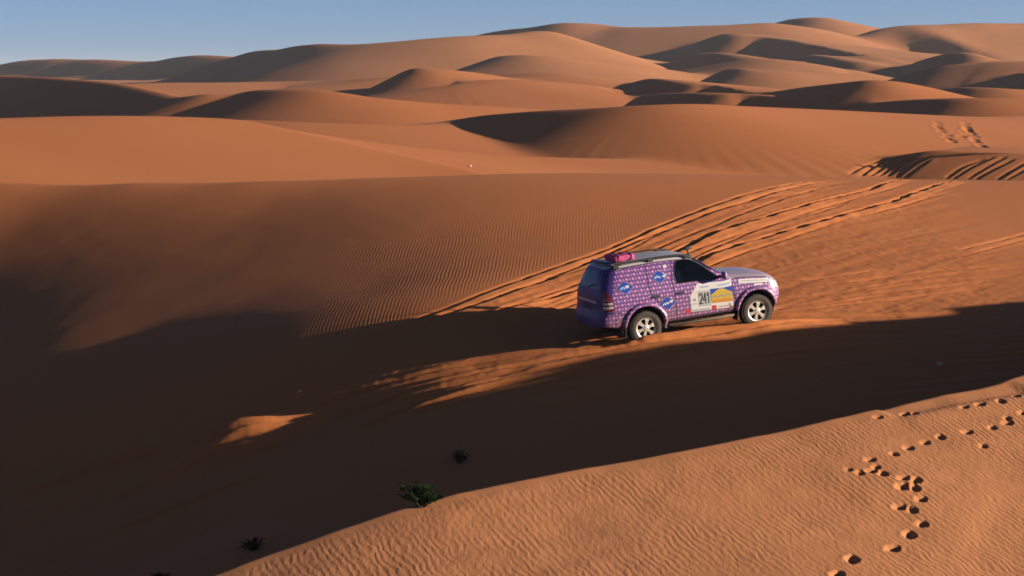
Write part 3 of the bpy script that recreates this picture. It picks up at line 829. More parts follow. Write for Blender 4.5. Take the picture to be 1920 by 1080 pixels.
def glass_material():
    m, nt, b = new_mat('tinted_glass')
    N, L = nt.nodes, nt.links
    out = N['Material Output']
    tr = N.new('ShaderNodeBsdfTransparent'); tr.inputs[0].default_value = (0.74, 0.80, 0.77, 1)
    gl = N.new('ShaderNodeBsdfGlossy'); gl.inputs['Roughness'].default_value = 0.03; gl.inputs[0].default_value = (0.9, 0.9, 0.9, 1)
    fr = N.new('ShaderNodeFresnel'); fr.inputs[0].default_value = 1.5
    mx = N.new('ShaderNodeMixShader')
    L.new(fr.outputs[0], mx.inputs[0]); L.new(tr.outputs[0], mx.inputs[1]); L.new(gl.outputs[0], mx.inputs[2])
    L.new(mx.outputs[0], out.inputs['Surface'])
    return m
M_GLASS = glass_material()
M_DARKGLASS = simple('dark_glass', (0.010, 0.009, 0.018), 0.12, spec=.22)

# ------------------------------------------------------------------ car: placed by its near-side wheel hubs
WB, TR, WR = 2.79, 0.80, 0.385
HEAD = math.radians(19.0)
def solve_car():
    a = unproject(1208, 614, 1.0); b = unproject(1416, 582, 1.0)
    Yr = 45.0
    for _ in range(60):
        # heading fixes dY from dX; wheelbase fixes the scale
        Yf = Yr * (1 - math.tan(HEAD) * a[0]) / (1 - math.tan(HEAD) * b[0])
        P = Vector(a) * Yr; Q = Vector(b) * Yf
        Yr *= WB / (Q - P).length
    return Vector(a) * Yr, Vector(b) * Yf
HUB_R, HUB_F = solve_car()
ROLL = math.radians(1.0)          # positive: far side higher
fwd = (HUB_F - HUB_R).normalized()
left = Vector((-math.sin(HEAD), math.cos(HEAD), math.tan(ROLL))); left = (left - fwd * left.dot(fwd)).normalized()
upv = fwd.cross(left)
mid = (HUB_R + HUB_F) / 2 + left * TR - upv * WR
CAR_M = Matrix(((fwd.x, left.x, upv.x, mid.x), (fwd.y, left.y, upv.y, mid.y), (fwd.z, left.z, upv.z, mid.z + CAM_Z), (0, 0, 0, 1)))

def lerp_tab(x, tab):
    return float(np.interp(x, [t[0] for t in tab], [t[1] for t in tab]))
ZS = [(-2.45, .50), (-2.2, .44), (-1.9, .40), (-.9, .40), (.9, .42), (1.9, .40), (2.1, .43), (2.3, .52)]
WD = [(-2.4, .915), (-1.4, .93), (0, .925), (1.4, .925), (1.8, .92), (2.3, .90)]
ZB = [(-2.4, 1.20), (-1.0, 1.21), (.6, 1.19), (.9, 1.11), (1.5, 1.07), (1.9, 1.0), (2.1, .92), (2.3, .84)]
ZT = [(-2.45, 1.74), (-2.2, 1.80), (-1.8, 1.84), (-1.0, 1.865), (-.35, 1.855), (-.05, 1.81), (.2, 1.66), (.5, 1.43), (.78, 1.235), (.95, 1.20), (1.3, 1.185), (1.7, 1.14), (1.95, 1.07), (2.1, .99), (2.2, .92), (2.3, .88)]
YT = [(-2.4, .60), (-1.8, .64), (-.2, .645), (.2, .66), (.78, .74), (1.0, .76), (1.6, .76), (2.0, .74), (2.3, .72)]

def ring(x, ys):
    zs, W, zb, zt, yt = (lerp_tab(x, t) for t in (ZS, WD, ZB, ZT, YT))
    zre = zt - (0.075 if x < .6 else 0.055)
    zre = max(zre, zb + 0.02)
    pts = [(0, zs), (W * .62, zs), (W * .90, zs), (W * .985, zs + .07), (W, zs + .20), (W * 1.0, .86 if zb > 1.0 else .78), (W * .985, zb - .13), (W * .955, zb),
           (W * .955 * .5 + yt * .5, zb + (zre - zb) * .5), (yt, zre), (yt * .82, zt - .018), (0, zt)]
    out = []
    for i, (y, z) in enumerate(pts):
        xx = x
        if x < -1.95:                      # tailgate leans forward, bumper stands out
            k = min(1, (-1.95 - x) / .4)
            xx += k * .30 * max(0, (z - 1.05) / .8) ** 1.4
            if .45 < z < .80: xx -= k * .085
            if z <= .45: xx += k * .05
        if x > 1.8:
            k = min(1, (x - 1.8) / .4)
            if .5 < z < .82: xx += k * .05
            if z <= .5: xx -= k * .10
            if z > .95: xx -= k * .06
        out.append((xx, y * ys, z + .06 * min(1, max(0, (z - .6) / .6)) + (.05 * min(1, max(0, (z - .8) / .25)) * min(1, max(0, (x - .6) / .3)) if x > .6 else 0)))
    return out

STN = [(-2.41, 0), (-2.41, .30), (-2.405, .62), (-2.385, .84), (-2.32, .95), (-2.18, .99), (-1.95, 1), (-1.7, 1), (-1.4, 1), (-1.1, 1), (-.8, 1), (-.5, 1), (-.2, 1), (-.05, 1), (.1, 1), (.3, 1), (.5, 1), (.65, 1), (.78, 1), (.9, 1), (1.1, 1),
       (1.4, 1), (1.65, 1), (1.78, .995), (1.90, .96), (2.01, .87), (2.09, .70), (2.125, .38), (2.13, 0)]

car = bpy.data.objects.new('rally_car', None)
COL.objects.link(car)
car.matrix_world = CAR_M
tag(car, 'purple off-road rally car with pink dots and a 241 door panel, on the rutted slope', 'car')

bm = bmesh.new()
grid = []
for x, ys in STN:
    half = ring(x, ys)
    full = half + [(px, -py, pz) for px, py, pz in reversed(half[1:-1])]
    grid.append([bm.verts.new(p) for p in full])
nring = len(grid[0])
for a, b in zip(grid[:-1], grid[1:]):
    for k in range(nring):
        bm.faces.new((a[k], a[(k + 1) % nring], b[(k + 1) % nring], b[k]))
bmesh.ops.remove_doubles(bm, verts=bm.verts, dist=1e-5)
bmesh.ops.recalc_face_normals(bm, faces=bm.faces)
me = bpy.data.meshes.new('shell'); bm.to_mesh(me); bm.free()
shell = bpy.data.objects.new('shell', me); COL.objects.link(shell)
for mt in (M_WRAP, M_WELL, M_CABIN): me.materials.append(mt)
ss = shell.modifiers.new('sub', 'SUBSURF'); ss.levels = 3; ss.render_levels = 3

WINDOW = [(-.535, 1.225), (-.56, 1.40), (-.50, 1.66), (-.40, 1.725), (-.12, 1.71), (.10, 1.60), (.34, 1.40), (.50, 1.245), (.46, 1.215)]
def cutter(name, bmc, mat):
    m = bpy.data.meshes.new(name); bmesh.ops.recalc_face_normals(bmc, faces=bmc.faces); bmc.to_mesh(m); bmc.free()
    m.materials.append(M_WRAP); m.materials.append(M_WELL); m.materials.append(M_CABIN)
    m.polygons.foreach_set('material_index', np.full(len(m.polygons), mat, np.int32))
    ob = bpy.data.objects.new(name, m); COL.objects.link(ob)
    md = shell.modifiers.new(name, 'BOOLEAN'); md.object = ob; md.operation = 'DIFFERENCE'; md.solver = 'EXACT'
    return ob
cuts = []
for ax in (-WB / 2, WB / 2):
    bmc = bmesh.new()
    for s in (-1, 1):
        r = lathe(bmc, [(.465, s * .48), (.465, s * 1.3)], 40)
        bmc.faces.new(r[0] if s > 0 else r[0][::-1]); bmc.faces.new(r[1][::-1] if s > 0 else r[1])
    bmesh.ops.translate(bmc, verts=bmc.verts, vec=(ax, 0, WR + .035))
    cuts.append(cutter('arch_cut', bmc, 1))
bmc = bmesh.new()
v0 = [bmc.verts.new((x, -1.3, z + .06)) for x, z in WINDOW]; v1 = [bmc.verts.new((x, .62, z + .06)) for x, z in WINDOW]
bmc.faces.new(v0); bmc.faces.new(v1[::-1])
for i in range(len(v0)):
    bmc.faces.new((v0[i], v1[i], v1[(i + 1) % len(v0)], v0[(i + 1) % len(v0)]))
cuts.append(cutter('window_cut', bmc, 2))
bpy.context.view_layer.update()
dg = bpy.context.evaluated_depsgraph_get()
# the uncut surface is what stickers and seams are laid on
for md in shell.modifiers:
    if md.type == 'BOOLEAN': md.show_viewport = False
dg.update()
ev = shell.evaluated_get(dg).to_mesh()
_v = [v.co.copy() for v in ev.vertices]; _p = [tuple(p.vertices) for p in ev.polygons]
BODY = BVHTree.FromPolygons(_v, _p)
shell.evaluated_get(dg).to_mesh_clear()
for md in shell.modifiers:
    md.show_viewport = True
dg.update()
evo = shell.evaluated_get(dg)
full_me = bpy.data.meshes.new_from_object(evo)
nP = len(full_me.polygons)
mi = np.zeros(nP, np.int32); full_me.polygons.foreach_get('material_index', mi)
cen = np.zeros(nP * 3, np.float32); full_me.polygons.foreach_get('center', cen); cen = cen.reshape(-1, 3)
nor = np.zeros(nP * 3, np.float32); full_me.polygons.foreach_get('normal', nor); nor = nor.reshape(-1, 3)
print('shell faces', nP, np.bincount(mi))
cx, cy, cz = cen.T; nx, ny, nz = nor.T
lean = np.where(cz > 1.05, .30 * np.maximum(0, (cz - 1.05) / .8) ** 1.4, 0)
region = np.where(cy < 0, 0, 1)
region[(nz < -.55)] = 2
region[(cz > 1.72) & (nz > .55) & (cx < .05)] = 3
region[(cx > -.12) & (cx < .80) & (nx > .22) & (np.abs(cy) < .70) & (cz > 1.29)] = 4
region[(cx >= .70) & (nz > .62) & (cz > .9) & (region != 4)] = 5
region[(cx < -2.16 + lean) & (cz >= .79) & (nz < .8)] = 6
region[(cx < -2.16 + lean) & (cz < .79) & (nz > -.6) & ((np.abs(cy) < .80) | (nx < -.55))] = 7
region[(cx > 1.9) & (nx > .5) & (region != 5)] = 8
region[mi == 1] = 9
region[mi == 2] = 10
region[(mi == 1) & (cx < 0) & (cy > 0)] = 11
region[(mi == 1) & (cx > 0) & (cy < 0)] = 12
region[(mi == 1) & (cx > 0) & (cy > 0)] = 13
PARTS = [('side_panel', M_WRAP), ('side_panel', M_WRAP), ('underbody', M_BLACK), ('roof', M_SILVER), ('windscreen', M_DARKGLASS), ('bonnet', M_LILAC), ('tailgate', M_INDIGO), ('rear_bumper', M_INDIGO),
         ('front_bumper', M_WRAP), ('wheel_arch_liner', M_WELL), ('cabin', M_CABIN), ('wheel_arch_liner', M_WELL), ('wheel_arch_liner', M_WELL), ('wheel_arch_liner', M_WELL)]
allv = np.zeros(len(full_me.vertices) * 3, np.float32); full_me.vertices.foreach_get('co', allv); allv = allv.reshape(-1, 3)
polys = [tuple(p.vertices) for p in full_me.polygons]
body_parts = {}
for k, (nm, mt) in enumerate(PARTS):
    ids = np.where(region == k)[0]
    if not len(ids): continue
    used = sorted({v for i in ids for v in polys[i]})
    rm = {v: j for j, v in enumerate(used)}
    me = bpy.data.meshes.new(nm); me.from_pydata([tuple(map(float, allv[v])) for v in used], [], [tuple(rm[v] for v in polys[i]) for i in ids]); me.update()
    ob = link_mesh(nm, me, mt, car, smooth=(k < 9))
    body_parts[(nm, k)] = ob
for c in cuts + [shell]: bpy.data.objects.remove(c)
bpy.data.meshes.remove(full_me)
side_r = body_parts[('side_panel', 0)]; side_l = body_parts[('side_panel', 1)]; tail = body_parts[('tailgate', 6)]; roof = body_parts[('roof', 3)]

def zl(x, z):
    return z + .06 * min(1, max(0, (z - .6) / .6)) + (.05 * min(1, max(0, (z - .8) / .25)) * min(1, max(0, (x - .6) / .3)) if x > .6 else 0)
def surf(x, z, side=-1, off=0.004, lift=True):
    if lift: z = zl(x, z)
    h, n, i, d = BODY.ray_cast(Vector((x, side * 3, z)), Vector((0, -side, 0)), 6)
    if h is None: h, n, i, d = BODY.find_nearest(Vector((x, side * .9, z)))
    return h + Vector((0, side, 0)) * off
def surf_rear(y, z, off=0.004):
    z = zl(-2.3, z)
    h, n, i, d = BODY.ray_cast(Vector((-5, y, z)), Vector((1, 0, 0)), 8)
    if h is None: h, n, i, d = BODY.find_nearest(Vector((-2.4, y, z)))
    return h + Vector((-1, 0, 0)) * off

def decal(name, poly, mat, parent, off=0.005, side=-1, cuts_=3, fn=None, thick=0.0):
    """a thin sheet cut to the outline and laid on the body"""
    b = bmesh.new()
    f = b.faces.new([b.verts.new((p[0], p[1], 0)) for p in poly])
    bmesh.ops.triangulate(b, faces=b.faces[:])
    for _ in range(cuts_):
        bmesh.ops.subdivide_edges(b, edges=[e for e in b.edges if e.calc_length() > .07], cuts=1, use_grid_fill=False)
        bmesh.ops.triangulate(b, faces=b.faces[:])
    for v in b.verts:
        v.co = fn(v.co.x, v.co.y, off) if fn else surf(v.co.x, v.co.y, side, off)
    b.normal_update()
    want = Vector((0, side, 0)) if fn is None else Vector((-1, 0, 0))
    for f in b.faces:
        if f.normal.dot(want) < 0: f.normal_flip()
    if thick:
        r = bmesh.ops.extrude_face_region(b, geom=b.faces[:])
        for g_ in r['geom']:
            if isinstance(g_, bmesh.types.BMVert): g_.co += want * thick
    return bm_obj(name, b, mat, parent, smooth=False)

def strip(name, pts, w, mat, parent, off=0.004, side=-1, fn=None):
    """narrow band along a polyline on the body"""
    P = resample(pts, step=.06)
    b = bmesh.new(); prev = None
    for i, p in enumerate(P):
        t = P[min(i + 1, len(P) - 1)] - P[max(i - 1, 0)]; t = t / (np.linalg.norm(t) + 1e-9); n = np.array([-t[1], t[0]]) * w / 2
        q = [(fn(*(p + s * n), off) if fn else surf(*(p + s * n), side, off)) for s in (1, -1)]
        cur = [b.verts.new(c) for c in q]
        if prev: b.faces.new((prev[0], prev[1], cur[1], cur[0]))
        prev = cur
    return bm_obj(name, b, mat, parent)

def rot2(poly, a, c):
    ca, sa_ = math.cos(a), math.sin(a)
    return [(c[0] + x * ca - y * sa_, c[1] + x * sa_ + y * ca) for x, y in poly]

# glass, interior
decal('side_window', WINDOW, M_GLASS, side_r, off=-.012)
WIN_L = [(-.535, 1.225), (-.50, 1.66), (-.40, 1.72), (-.12, 1.70), (.10, 1.59), (.50, 1.245)]
decal('side_window', WIN_L, M_DARKGLASS, side_l, off=.004, side=1)
for sx, lab in ((-.30, 'seat'), (.0, None)):
    pass
for yy in (-.42, .30):
    b = bmesh.new()
    add_box(b, (-.36, yy, 1.30), (.13, .44, .52), Euler((0, -.2, 0)).to_matrix(), .05)
    add_box(b, (-.42, yy, 1.62), (.10, .26, .16), Euler((0, -.2, 0)).to_matrix(), .04)
    bm_obj('seat', b, M_SEAT, car, True)
b = bmesh.new()
add_tube(b, [(.14 + .05 * math.cos(a), .30 + .19 * math.cos(a), 1.33 + .19 * math.sin(a)) for a in np.linspace(0, 2 * math.pi, 25)], .016, 6, False)
add_box(b, (.28, .30, 1.27), (.3, .06, .06), Euler((0, .5, 0)).to_matrix())
bm_obj('steering_wheel', b, M_BLACK, car, True)

# door seams, handles, trim
for nm, pts in (('door_seam', [(-.62, .46), (-.63, 1.0), (-.64, 1.25), (-.60, 1.55), (-.54, 1.74)]), ('door_seam', [(.84, .47), (.86, .8), (.80, 1.08), (.70, 1.2)]),
                ('door_seam', [(-1.02, .90), (-1.16, 1.05), (-1.22, 1.25), (-1.20, 1.72)]), ('sill_seam', [(-.9, .50), (0, .50), (.85, .51)]), ('bumper_seam', [(-2.30, .80), (-2.0, .79), (-1.86, .74)]),
                ('window_trim', WINDOW + [WINDOW[0]]), ('bonnet_seam', [(.86, 1.12), (1.3, 1.09), (1.7, 1.04), (1.9, .98)])):
    strip(nm, pts, .022 if 'trim' in nm else .016, M_SEAM, side_r)
for x in (-.50 + .02, -1.14 + .05):
    b = bmesh.new()
    c = surf(x, 1.03, -1, .022)
    add_box(b, c, (.19, .035, .035), None, .012)
    c2 = surf(x + .01, 1.025, -1, .003); add_box(b, c2, (.11, .012, .07), None, .004)
    bm_obj('door_handle', b, M_BLACK, side_r)

# stickers
def diamond(cx_, cz_, s, tilt):
    base = [(-1.22, 0), (0, .80), (1.22, 0), (0, -.80)]
    o_ = decal('diamond_sticker', rot2([(x * s * 1.10, y * s * 1.10) for x, y in base], tilt, (cx_, cz_)), M_OUTLINE, side_r, .005)
    i_ = decal('blue_field', rot2([(x * s, y * s) for x, y in base], tilt, (cx_, cz_)), M_BLUE, o_, .007)
    return o_, i_
d1 = diamond(-1.80, 1.30, .170, .04)
d2 = diamond(-.93, 1.43, .170, .04)
d3 = diamond(-.83, .86, .170, .04)
blob = lambda n, rx, rz, c, w=.25, ph=0: [(c[0] + rx * math.cos(a) * (1 + w * math.sin(3 * a + ph)), c[1] + rz * math.sin(a) * (1 + w * math.cos(2 * a + ph))) for a in np.linspace(0, 2 * math.pi, n, endpoint=False)]
decal('print', blob(14, .045, .040, (-1.745, 1.315)), M_WHITE, d1[0], .009); strip('print', [(-1.92, 1.27), (-1.85, 1.31), (-1.80, 1.27)], .05, M_BLUEPALE, d1[0], .009)
decal('print', blob(14, .035, .035, (-.815, 1.43)), M_WHITE, d2[0], .009); strip('print', [(-1.06, 1.41), (-.98, 1.44), (-.90, 1.41)], .05, M_BLUEPALE, d2[0], .009)
strip('print', [(-.83, 1.50), (-.78, 1.47), (-.77, 1.42)], .02, M_WHITE, d2[0], .009)
strip('print', [(-.95, .82), (-.91, .86), (-.88, .83), (-.85, .88), (-.82, .84), (-.79, .88)], .025, M_WHITE, d3[0], .009); decal('print', blob(14, .040, .036, (-.735, .885)), M_WHITE, d3[0], .009)
decal('small_sticker', [(-.78, 1.60), (-.70, 1.60), (-.70, 1.67), (-.78, 1.67)], M_WHITE, side_r, .005)

# door panel with the start number
px0, px1 = -.30, .80
panel = decal('number_panel', [(-.26, .60), (.80, .57), (.80, 1.13), (-.05, 1.17), (-.05, .93), (-.26, .94)], M_WHITE, side_r, .005, cuts_=4)
decal('blue_band', [(.25, .83), (.80, .80), (.80, 1.00), (.25, 1.02)], M_BLUE, panel, .008)
decal('yellow_dune_print', [(.25, .84), (.25, .89), (.38, .96), (.46, 1.00), (.56, 1.00), (.66, .95), (.79, .89), (.79, .70), (.27, .72)], M_YELLOW, panel, .010)
decal('orange_print', [(.30, .72), (.77, .71), (.77, .77), (.30, .785)], M_ORANGE, panel, .012)
strip('blue_script', [(.29, .835), (.36, .86), (.43, .83), (.50, .86), (.58, .83), (.66, .86), (.75, .84)], .022, M_GREYPRINT, panel, .013)
decal('number_plate', [(-.06, .69), (.24, .68), (.24, .995), (-.06, 1.01)], M_PALEGREY, panel, .008)
decal('red_emblem', [(.26, .585), (.37, .58), (.37, .665), (.26, .67)], M_REDV, panel, .009)
strip('print_line', [(-.24, .625), (.20, .615)], .022, M_GREYPRINT, panel, .009)
strip('print_line', [(.44, .625), (.75, .615)], .022, M_OUTLINE, panel, .009)
strip('print_line', [(.02, 1.085), (.22, 1.08)], .03, M_BLUEPALE, panel, .009)
strip('print_line', [(.45, 1.075), (.76, 1.065)], .03, M_BLUEPALE, panel, .009)
decal('crest_print', blob(12, .032, .036, (-.16, .84)), M_GREYPRINT, panel, .009)
strip('print_line', [(-.22, .76), (-.10, .755)], .016, M_GREYPRINT, panel, .009)
decal('red_sticker', [(-.40, .585), (-.28, .58), (-.28, .66), (-.40, .665)], M_REDV, side_r, .005)
def seven_seg(ch, x0, z0, w, h):
    """digit outlines as pen strokes"""
    return {'2': [[(0, .82), (.25, 1), (.75, 1), (1, .8), (.95, .55), (0, 0), (1, 0)]], '4': [[(.78, 0), (.78, 1), (0, .32), (1, .32)]], '1': [[(.15, .78), (.6, 1), (.6, 0)]]}[ch]
for i, ch in enumerate('241'):
    for stroke in seven_seg(ch, 0, 0, 1, 1):
        x0 = -.030 + i * .090
        b = bmesh.new()
        P = [(x0 + sx * .064, .745 + sz * .205) for sx, sz in stroke]
        for p, q in zip(P[:-1], P[1:]):
            p, q = np.array(p), np.array(q); t = (q - p) / np.linalg.norm(q - p); n = np.array([-t[1], t[0]]) * .013; p = p - t * .012; q = q + t * .012
            vs = [b.verts.new(surf(*c, -1, .011 + .0004 * len(b.faces))) for c in (p + n, p - n, q - n, q + n)]
            b.faces.new(vs)
        bm_obj('digit', b, M_INK, panel)
# bonnet side banner
ban = decal('bonnet_banner', [(.98, 1.005), (1.78, .955), (1.80, 1.025), (.98, 1.085)], M_WHITE, side_r, .006)
strip('print_line', [(1.05, 1.045), (1.72, .995)], .02, M_PALEGREY, ban, .009)
decal('small_sticker', [(1.35, .935), (1.58, .925), (1.58, .955), (1.35, .965)], M_WHITE, side_r, .006)

# wheel arch flares
for ax in (-WB / 2, WB / 2):
    for s, sp_ in ((-1, side_r), (1, side_l)):
        b = bmesh.new(); prev = None
        for a in np.linspace(math.radians(-12), math.radians(192), 36):
            cur = []
            for rr, of in ((.462, .0), (.470, .035), (.50, .048), (.545, .036), (.565, .0)):
                x, z = ax + rr * math.cos(a), WR + .035 + rr * math.sin(a)
                p = surf(x, max(z, .42), s, of, False); p.z = z
                cur.append(b.verts.new(p))
            if prev:
                for k in range(4): b.faces.new((prev[k], prev[k + 1], cur[k + 1], cur[k]) if s > 0 else (prev[k + 1], prev[k], cur[k], cur[k + 1]))
            prev = cur
        bmesh.ops.recalc_face_normals(b, faces=b.faces)
        bm_obj('arch_flare', b, M_WRAP, sp_, True)

# dust-caked scuffs thrown up behind the wheels
M_DUST = simple('caked_dust', (0.24, 0.125, 0.065), 0.95, spec=.1, noise=.3, nscale=20)
rnd_ = random.Random(12)
for x0_, n_ in ((-1.98, 9), (-.80, 8), (.80, 5)):
    for q in range(n_):
        cx0, cz0 = x0_ + rnd_.uniform(-.10, .14), rnd_.uniform(.50, .68)
        if abs(cx0 + WB / 2) < .56 or abs(cx0 - WB / 2) < .56: continue
        decal('dust_fleck', blob(9, rnd_.uniform(.008, .022), rnd_.uniform(.010, .030), (cx0, cz0), .35, q), M_DUST, side_r, .012, cuts_=0)
# lamps
for s, sp_ in ((-1, side_r), (1, side_l)):
    lamp = decal('tail_lamp', [(-2.36, .86), (-2.13, .86), (-2.11, .98), (-2.18, 1.16), (-2.26, 1.27), (-2.33, 1.27)], M_REDLAMP, sp_, .010, s)
    decal('reversing_lens', [(-2.35, .90), (-2.135, .905), (-2.14, .955), (-2.35, .955)], M_CLEAR, lamp, .014, s)
    decal('indicator_lens', [(-2.35, .985), (-2.135, .985), (-2.145, 1.03), (-2.35, 1.03)], M_CLEAR, lamp, .014, s)
    decal('headlamp', [(1.70, .99), (1.86, .86), (2.06, .80), (2.15, .84), (2.12, .93), (1.95, .985), (1.82, 1.02)], M_CLEAR, sp_, .010, s)
    decal('fog_lamp', [(2.02, .60), (2.13, .60), (2.13, .67), (2.02, .67)], M_CLEAR, sp_, .010, s)
decal('rear_window', [(-.62, 1.30), (.62, 1.30), (.55, 1.66), (-.55, 1.66)], simple('purple_film', (0.028, 0.016, 0.085), 0.22, spec=.25), tail, fn=surf_rear, off=.005)
decal('plate', [(-.27, .84), (.27, .84), (.27, .95), (-.27, .95)], M_BLACK, tail, fn=surf_rear, off=.012)
strip('chrome_garnish', [(-.55, 1.02), (.55, 1.02)], .045, M_SILVER, tail, .010, fn=surf_rear)
b = bmesh.new(); add_tube(b, [surf_rear(.0, 1.30, .02), surf_rear(-.15, 1.36, .025), surf_rear(-.40, 1.40, .025)], .012, 6); bm_obj('rear_wiper', b, M_BLACK, tail)
b = bmesh.new()
for y0 in np.linspace(-.62, .62, 2):
    pass
sp_pts = [(-1.93, -.58, 1.845), (-1.99, -.3, 1.88), (-2.0, 0, 1.885), (-1.99, .3, 1.88), (-1.93, .58, 1.845)]
for p, q in zip(sp_pts[:-1], sp_pts[1:]):
    p, q = Vector(p), Vector(q); c = (p + q) / 2; add_box(b, c, (.16, (q - p).length + .01, .035), Euler((0, .12, math.atan2(-(q.x - p.x), q.y - p.y))).to_matrix(), .01)
bm_obj('rear_spoiler', b, M_INDIGO, tail)

# mirrors
for s, sp_ in ((-1, side_r), (1, side_l)):
    b = bmesh.new()
    c = surf(.56, 1.24, s, .0)
    add_box(b, (.57, s * 1.03, 1.35), (.10, .20, .17), Euler((0, 0, s * .15)).to_matrix(), .04)
    mi_ = bm_obj('wing_mirror', b, M_WRAP if s < 0 else M_BLACK, sp_, True)
    b = bmesh.new(); add_tube(b, [c - Vector((0, s * .03, 0)), (.57, s * .96, 1.30)], .03, 8); bm_obj('mirror_arm', b, M_BLACK, mi_)
# black drip channel under the rail
strip('drip_channel', [(-2.02, 1.70), (-1.9, 1.735), (-1.4, 1.765), (-.8, 1.775), (-.3, 1.76)], .07, M_BLACK, side_r, .006)
strip('drip_channel', [(-2.02, 1.70), (-1.9, 1.735), (-1.4, 1.765), (-.8, 1.775), (-.3, 1.76)], .07, M_BLACK, side_l, .006, 1)
# roof rails
for s in (-1, 1):
    b = bmesh.new()
    def top(x, y):
        h = BODY.ray_cast(Vector((x, y, 4)), Vector((0, 0, -1)), 5)[0]
        return h.z if h is not None else 1.8
    pts = [(x, s * .635, top(x, s * .60) + (.0 if i in (0, 8) else .055)) for i, x in enumerate(np.linspace(-2.0, -.02, 9))]
    add_tube(b, resample(pts, n=4), .022, 8)
    rl = bm_obj('roof_rail', b, M_BLACK, roof, True)
    for x in (-1.9, -1.05, -.15):
        b = bmesh.new(); add_box(b, (x, s * .63, top(x, s * .60) + .02), (.14, .045, .09), None, .01); bm_obj('rail_foot', b, M_BLACK, rl)
# air intake snorkel along the far windscreen pillar
b = bmesh.new()
add_tube(b, resample([(1.15, .95, 1.05), (1.0, .965, 1.20), (.80, .94, 1.40), (.62, .88, 1.58), (.52, .84, 1.74)], n=4), .02, 8)
add_box(b, (.53, .83, 1.80), (.19, .09, .08), Euler((0, -.12, 0)).to_matrix(), .02)
bm_obj('snorkel', b, M_BLACK, side_l, True)
# underside: chassis rails, axles, sill steps, mud flaps, exhaust
b = bmesh.new()
for s in (-1, 1): add_box(b, (-.1, s * .42, .40), (4.0, .10, .13), None, .01)
add_box(b, (-.2, 0, .42), (1.6, .7, .16), None, .03)
add_box(b, (-1.9, .1, .48), (.5, .9, .22), None, .04)
bm_obj('chassis', b, M_BLACK, car)
for ax in (-WB / 2, WB / 2):
    b = bmesh.new(); add_tube(b, [(ax, -.75, WR), (ax, -.15, WR), (ax, .15, WR), (ax, .75, WR)], [.05, .06, .06, .05], 10)
    bmesh.ops.create_icosphere(b, subdivisions=2, radius=.14, matrix=Matrix.Translation((ax, .1, WR)))
    bm_obj('axle', b, M_BLACK, car, True)
for s in (-1, 1):
    b = bmesh.new(); add_tube(b, [(-.86, s * .84, .36), (-.80, s * .885, .355), (.78, s * .885, .375), (.84, s * .84, .38)], .032, 8)
    for x in (-.55, .0, .55): add_tube(b, [(x, s * .60, .40), (x, s * .87, .36)], .018, 6)
    bm_obj('side_step', b, simple('dusty_steel', (.10, .085, .07), .6, .3) if s < 0 else bpy.data.materials['dusty_steel'], car, True)
    for x in (-WB / 2 - .50, WB / 2 - .50):
        b = bmesh.new(); add_box(b, (x, s * .80, .38), (.018, .26, .28), Euler((0, .12, 0)).to_matrix(), .004); bm_obj('mud_flap', b, M_BLACK, car)
b = bmesh.new(); add_tube(b, [(-1.6, -.55, .40), (-2.2, -.60, .38), (-2.42, -.62, .37)], .03, 8); bm_obj('exhaust_pipe', b, M_BLACK, car, True)

# wheels
def make_wheel(x, s):
    hub = (x, s * TR, WR)
    b = bmesh.new()
    lathe(b, [(.0, s * .02), (.19, s * .02), (.20, s * .03), (.222, s * .03), (.222, s * .11), (.222, -s * .10)], 40)
    bmesh.ops.recalc_face_normals(b, faces=b.faces)
    w = bm_obj('wheel', b, M_WELL, car, True); w.location = hub
    b = bmesh.new()
    prof = [(.222, -.105), (.245, -.125), (.30, -.138), (.345, -.132), (.372, -.118), (.384, -.095), (.387, -.05), (.387, .05), (.384, .095), (.372, .118), (.345, .132), (.30, .138), (.245, .125), (.222, .105)]
    lathe(b, prof, 60)
    bmesh.ops.recalc_face_normals(b, faces=b.faces)
    # tread lugs round the shoulder
    for k in range(40):
        a = 2 * math.pi * k / 40
        for yy in (-.105, .105):
            add_box(b, (.382 * math.cos(a), yy, .382 * math.sin(a)), (.016, .045, .034), Matrix.Rotation(-a, 3, 'Y'))
        add_box(b, (.388 * math.cos(a + .08), (.03 if k % 2 else -.03), .388 * math.sin(a + .08)), (.012, .09, .034), Matrix.Rotation(-a - .08, 3, 'Y'))
    bm_obj('tyre', b, M_RUBBER, w, False)
    b = bmesh.new()
    o_ = s * .115
    lathe(b, [(.252, o_ - s * .02), (.252, o_), (.238, o_ + s * .006), (.215, o_ - s * .004), (.205, o_ - s * .03)], 48)
    lathe(b, [(.0, o_ + s * .004), (.045, o_ + s * .004), (.06, o_ - s * .004), (.085, o_ - s * .012), (.09, o_ - s * .05)], 30)
    for k in range(6):
        a = 2 * math.pi * k / 6 + .3
        ca, sa_ = math.cos(a), math.sin(a)
        def P(r, t, y): return (r * ca - t * sa_, y, r * sa_ + t * ca)
        sec = [(.06, .034, o_ - s * .004), (.12, .030, o_ - s * .006), (.17, .040, o_ - s * .006), (.215, .062, o_ - s * .010)]
        fr = [[b.verts.new(P(r, t * q, y)) for q in (-1, 1)] for r, t, y in sec]; bk = [[b.verts.new(P(r, t * q, y - s * .05)) for q in (-1.1, 1.1)] for r, t, y in sec]
        for i in range(3):
            b.faces.new((fr[i][0], fr[i][1], fr[i + 1][1], fr[i + 1][0])); b.faces.new((fr[i][0], fr[i + 1][0], bk[i + 1][0], bk[i][0])); b.faces.new((fr[i][1], bk[i][1], bk[i + 1][1], fr[i + 1][1]))
    bmesh.ops.recalc_face_normals(b, faces=b.faces)
    bm_obj('rim', b, M_RIM, w, False)
    return w
for ax in (-WB / 2, WB / 2):
    for s in (-1, 1): make_wheel(ax, s)

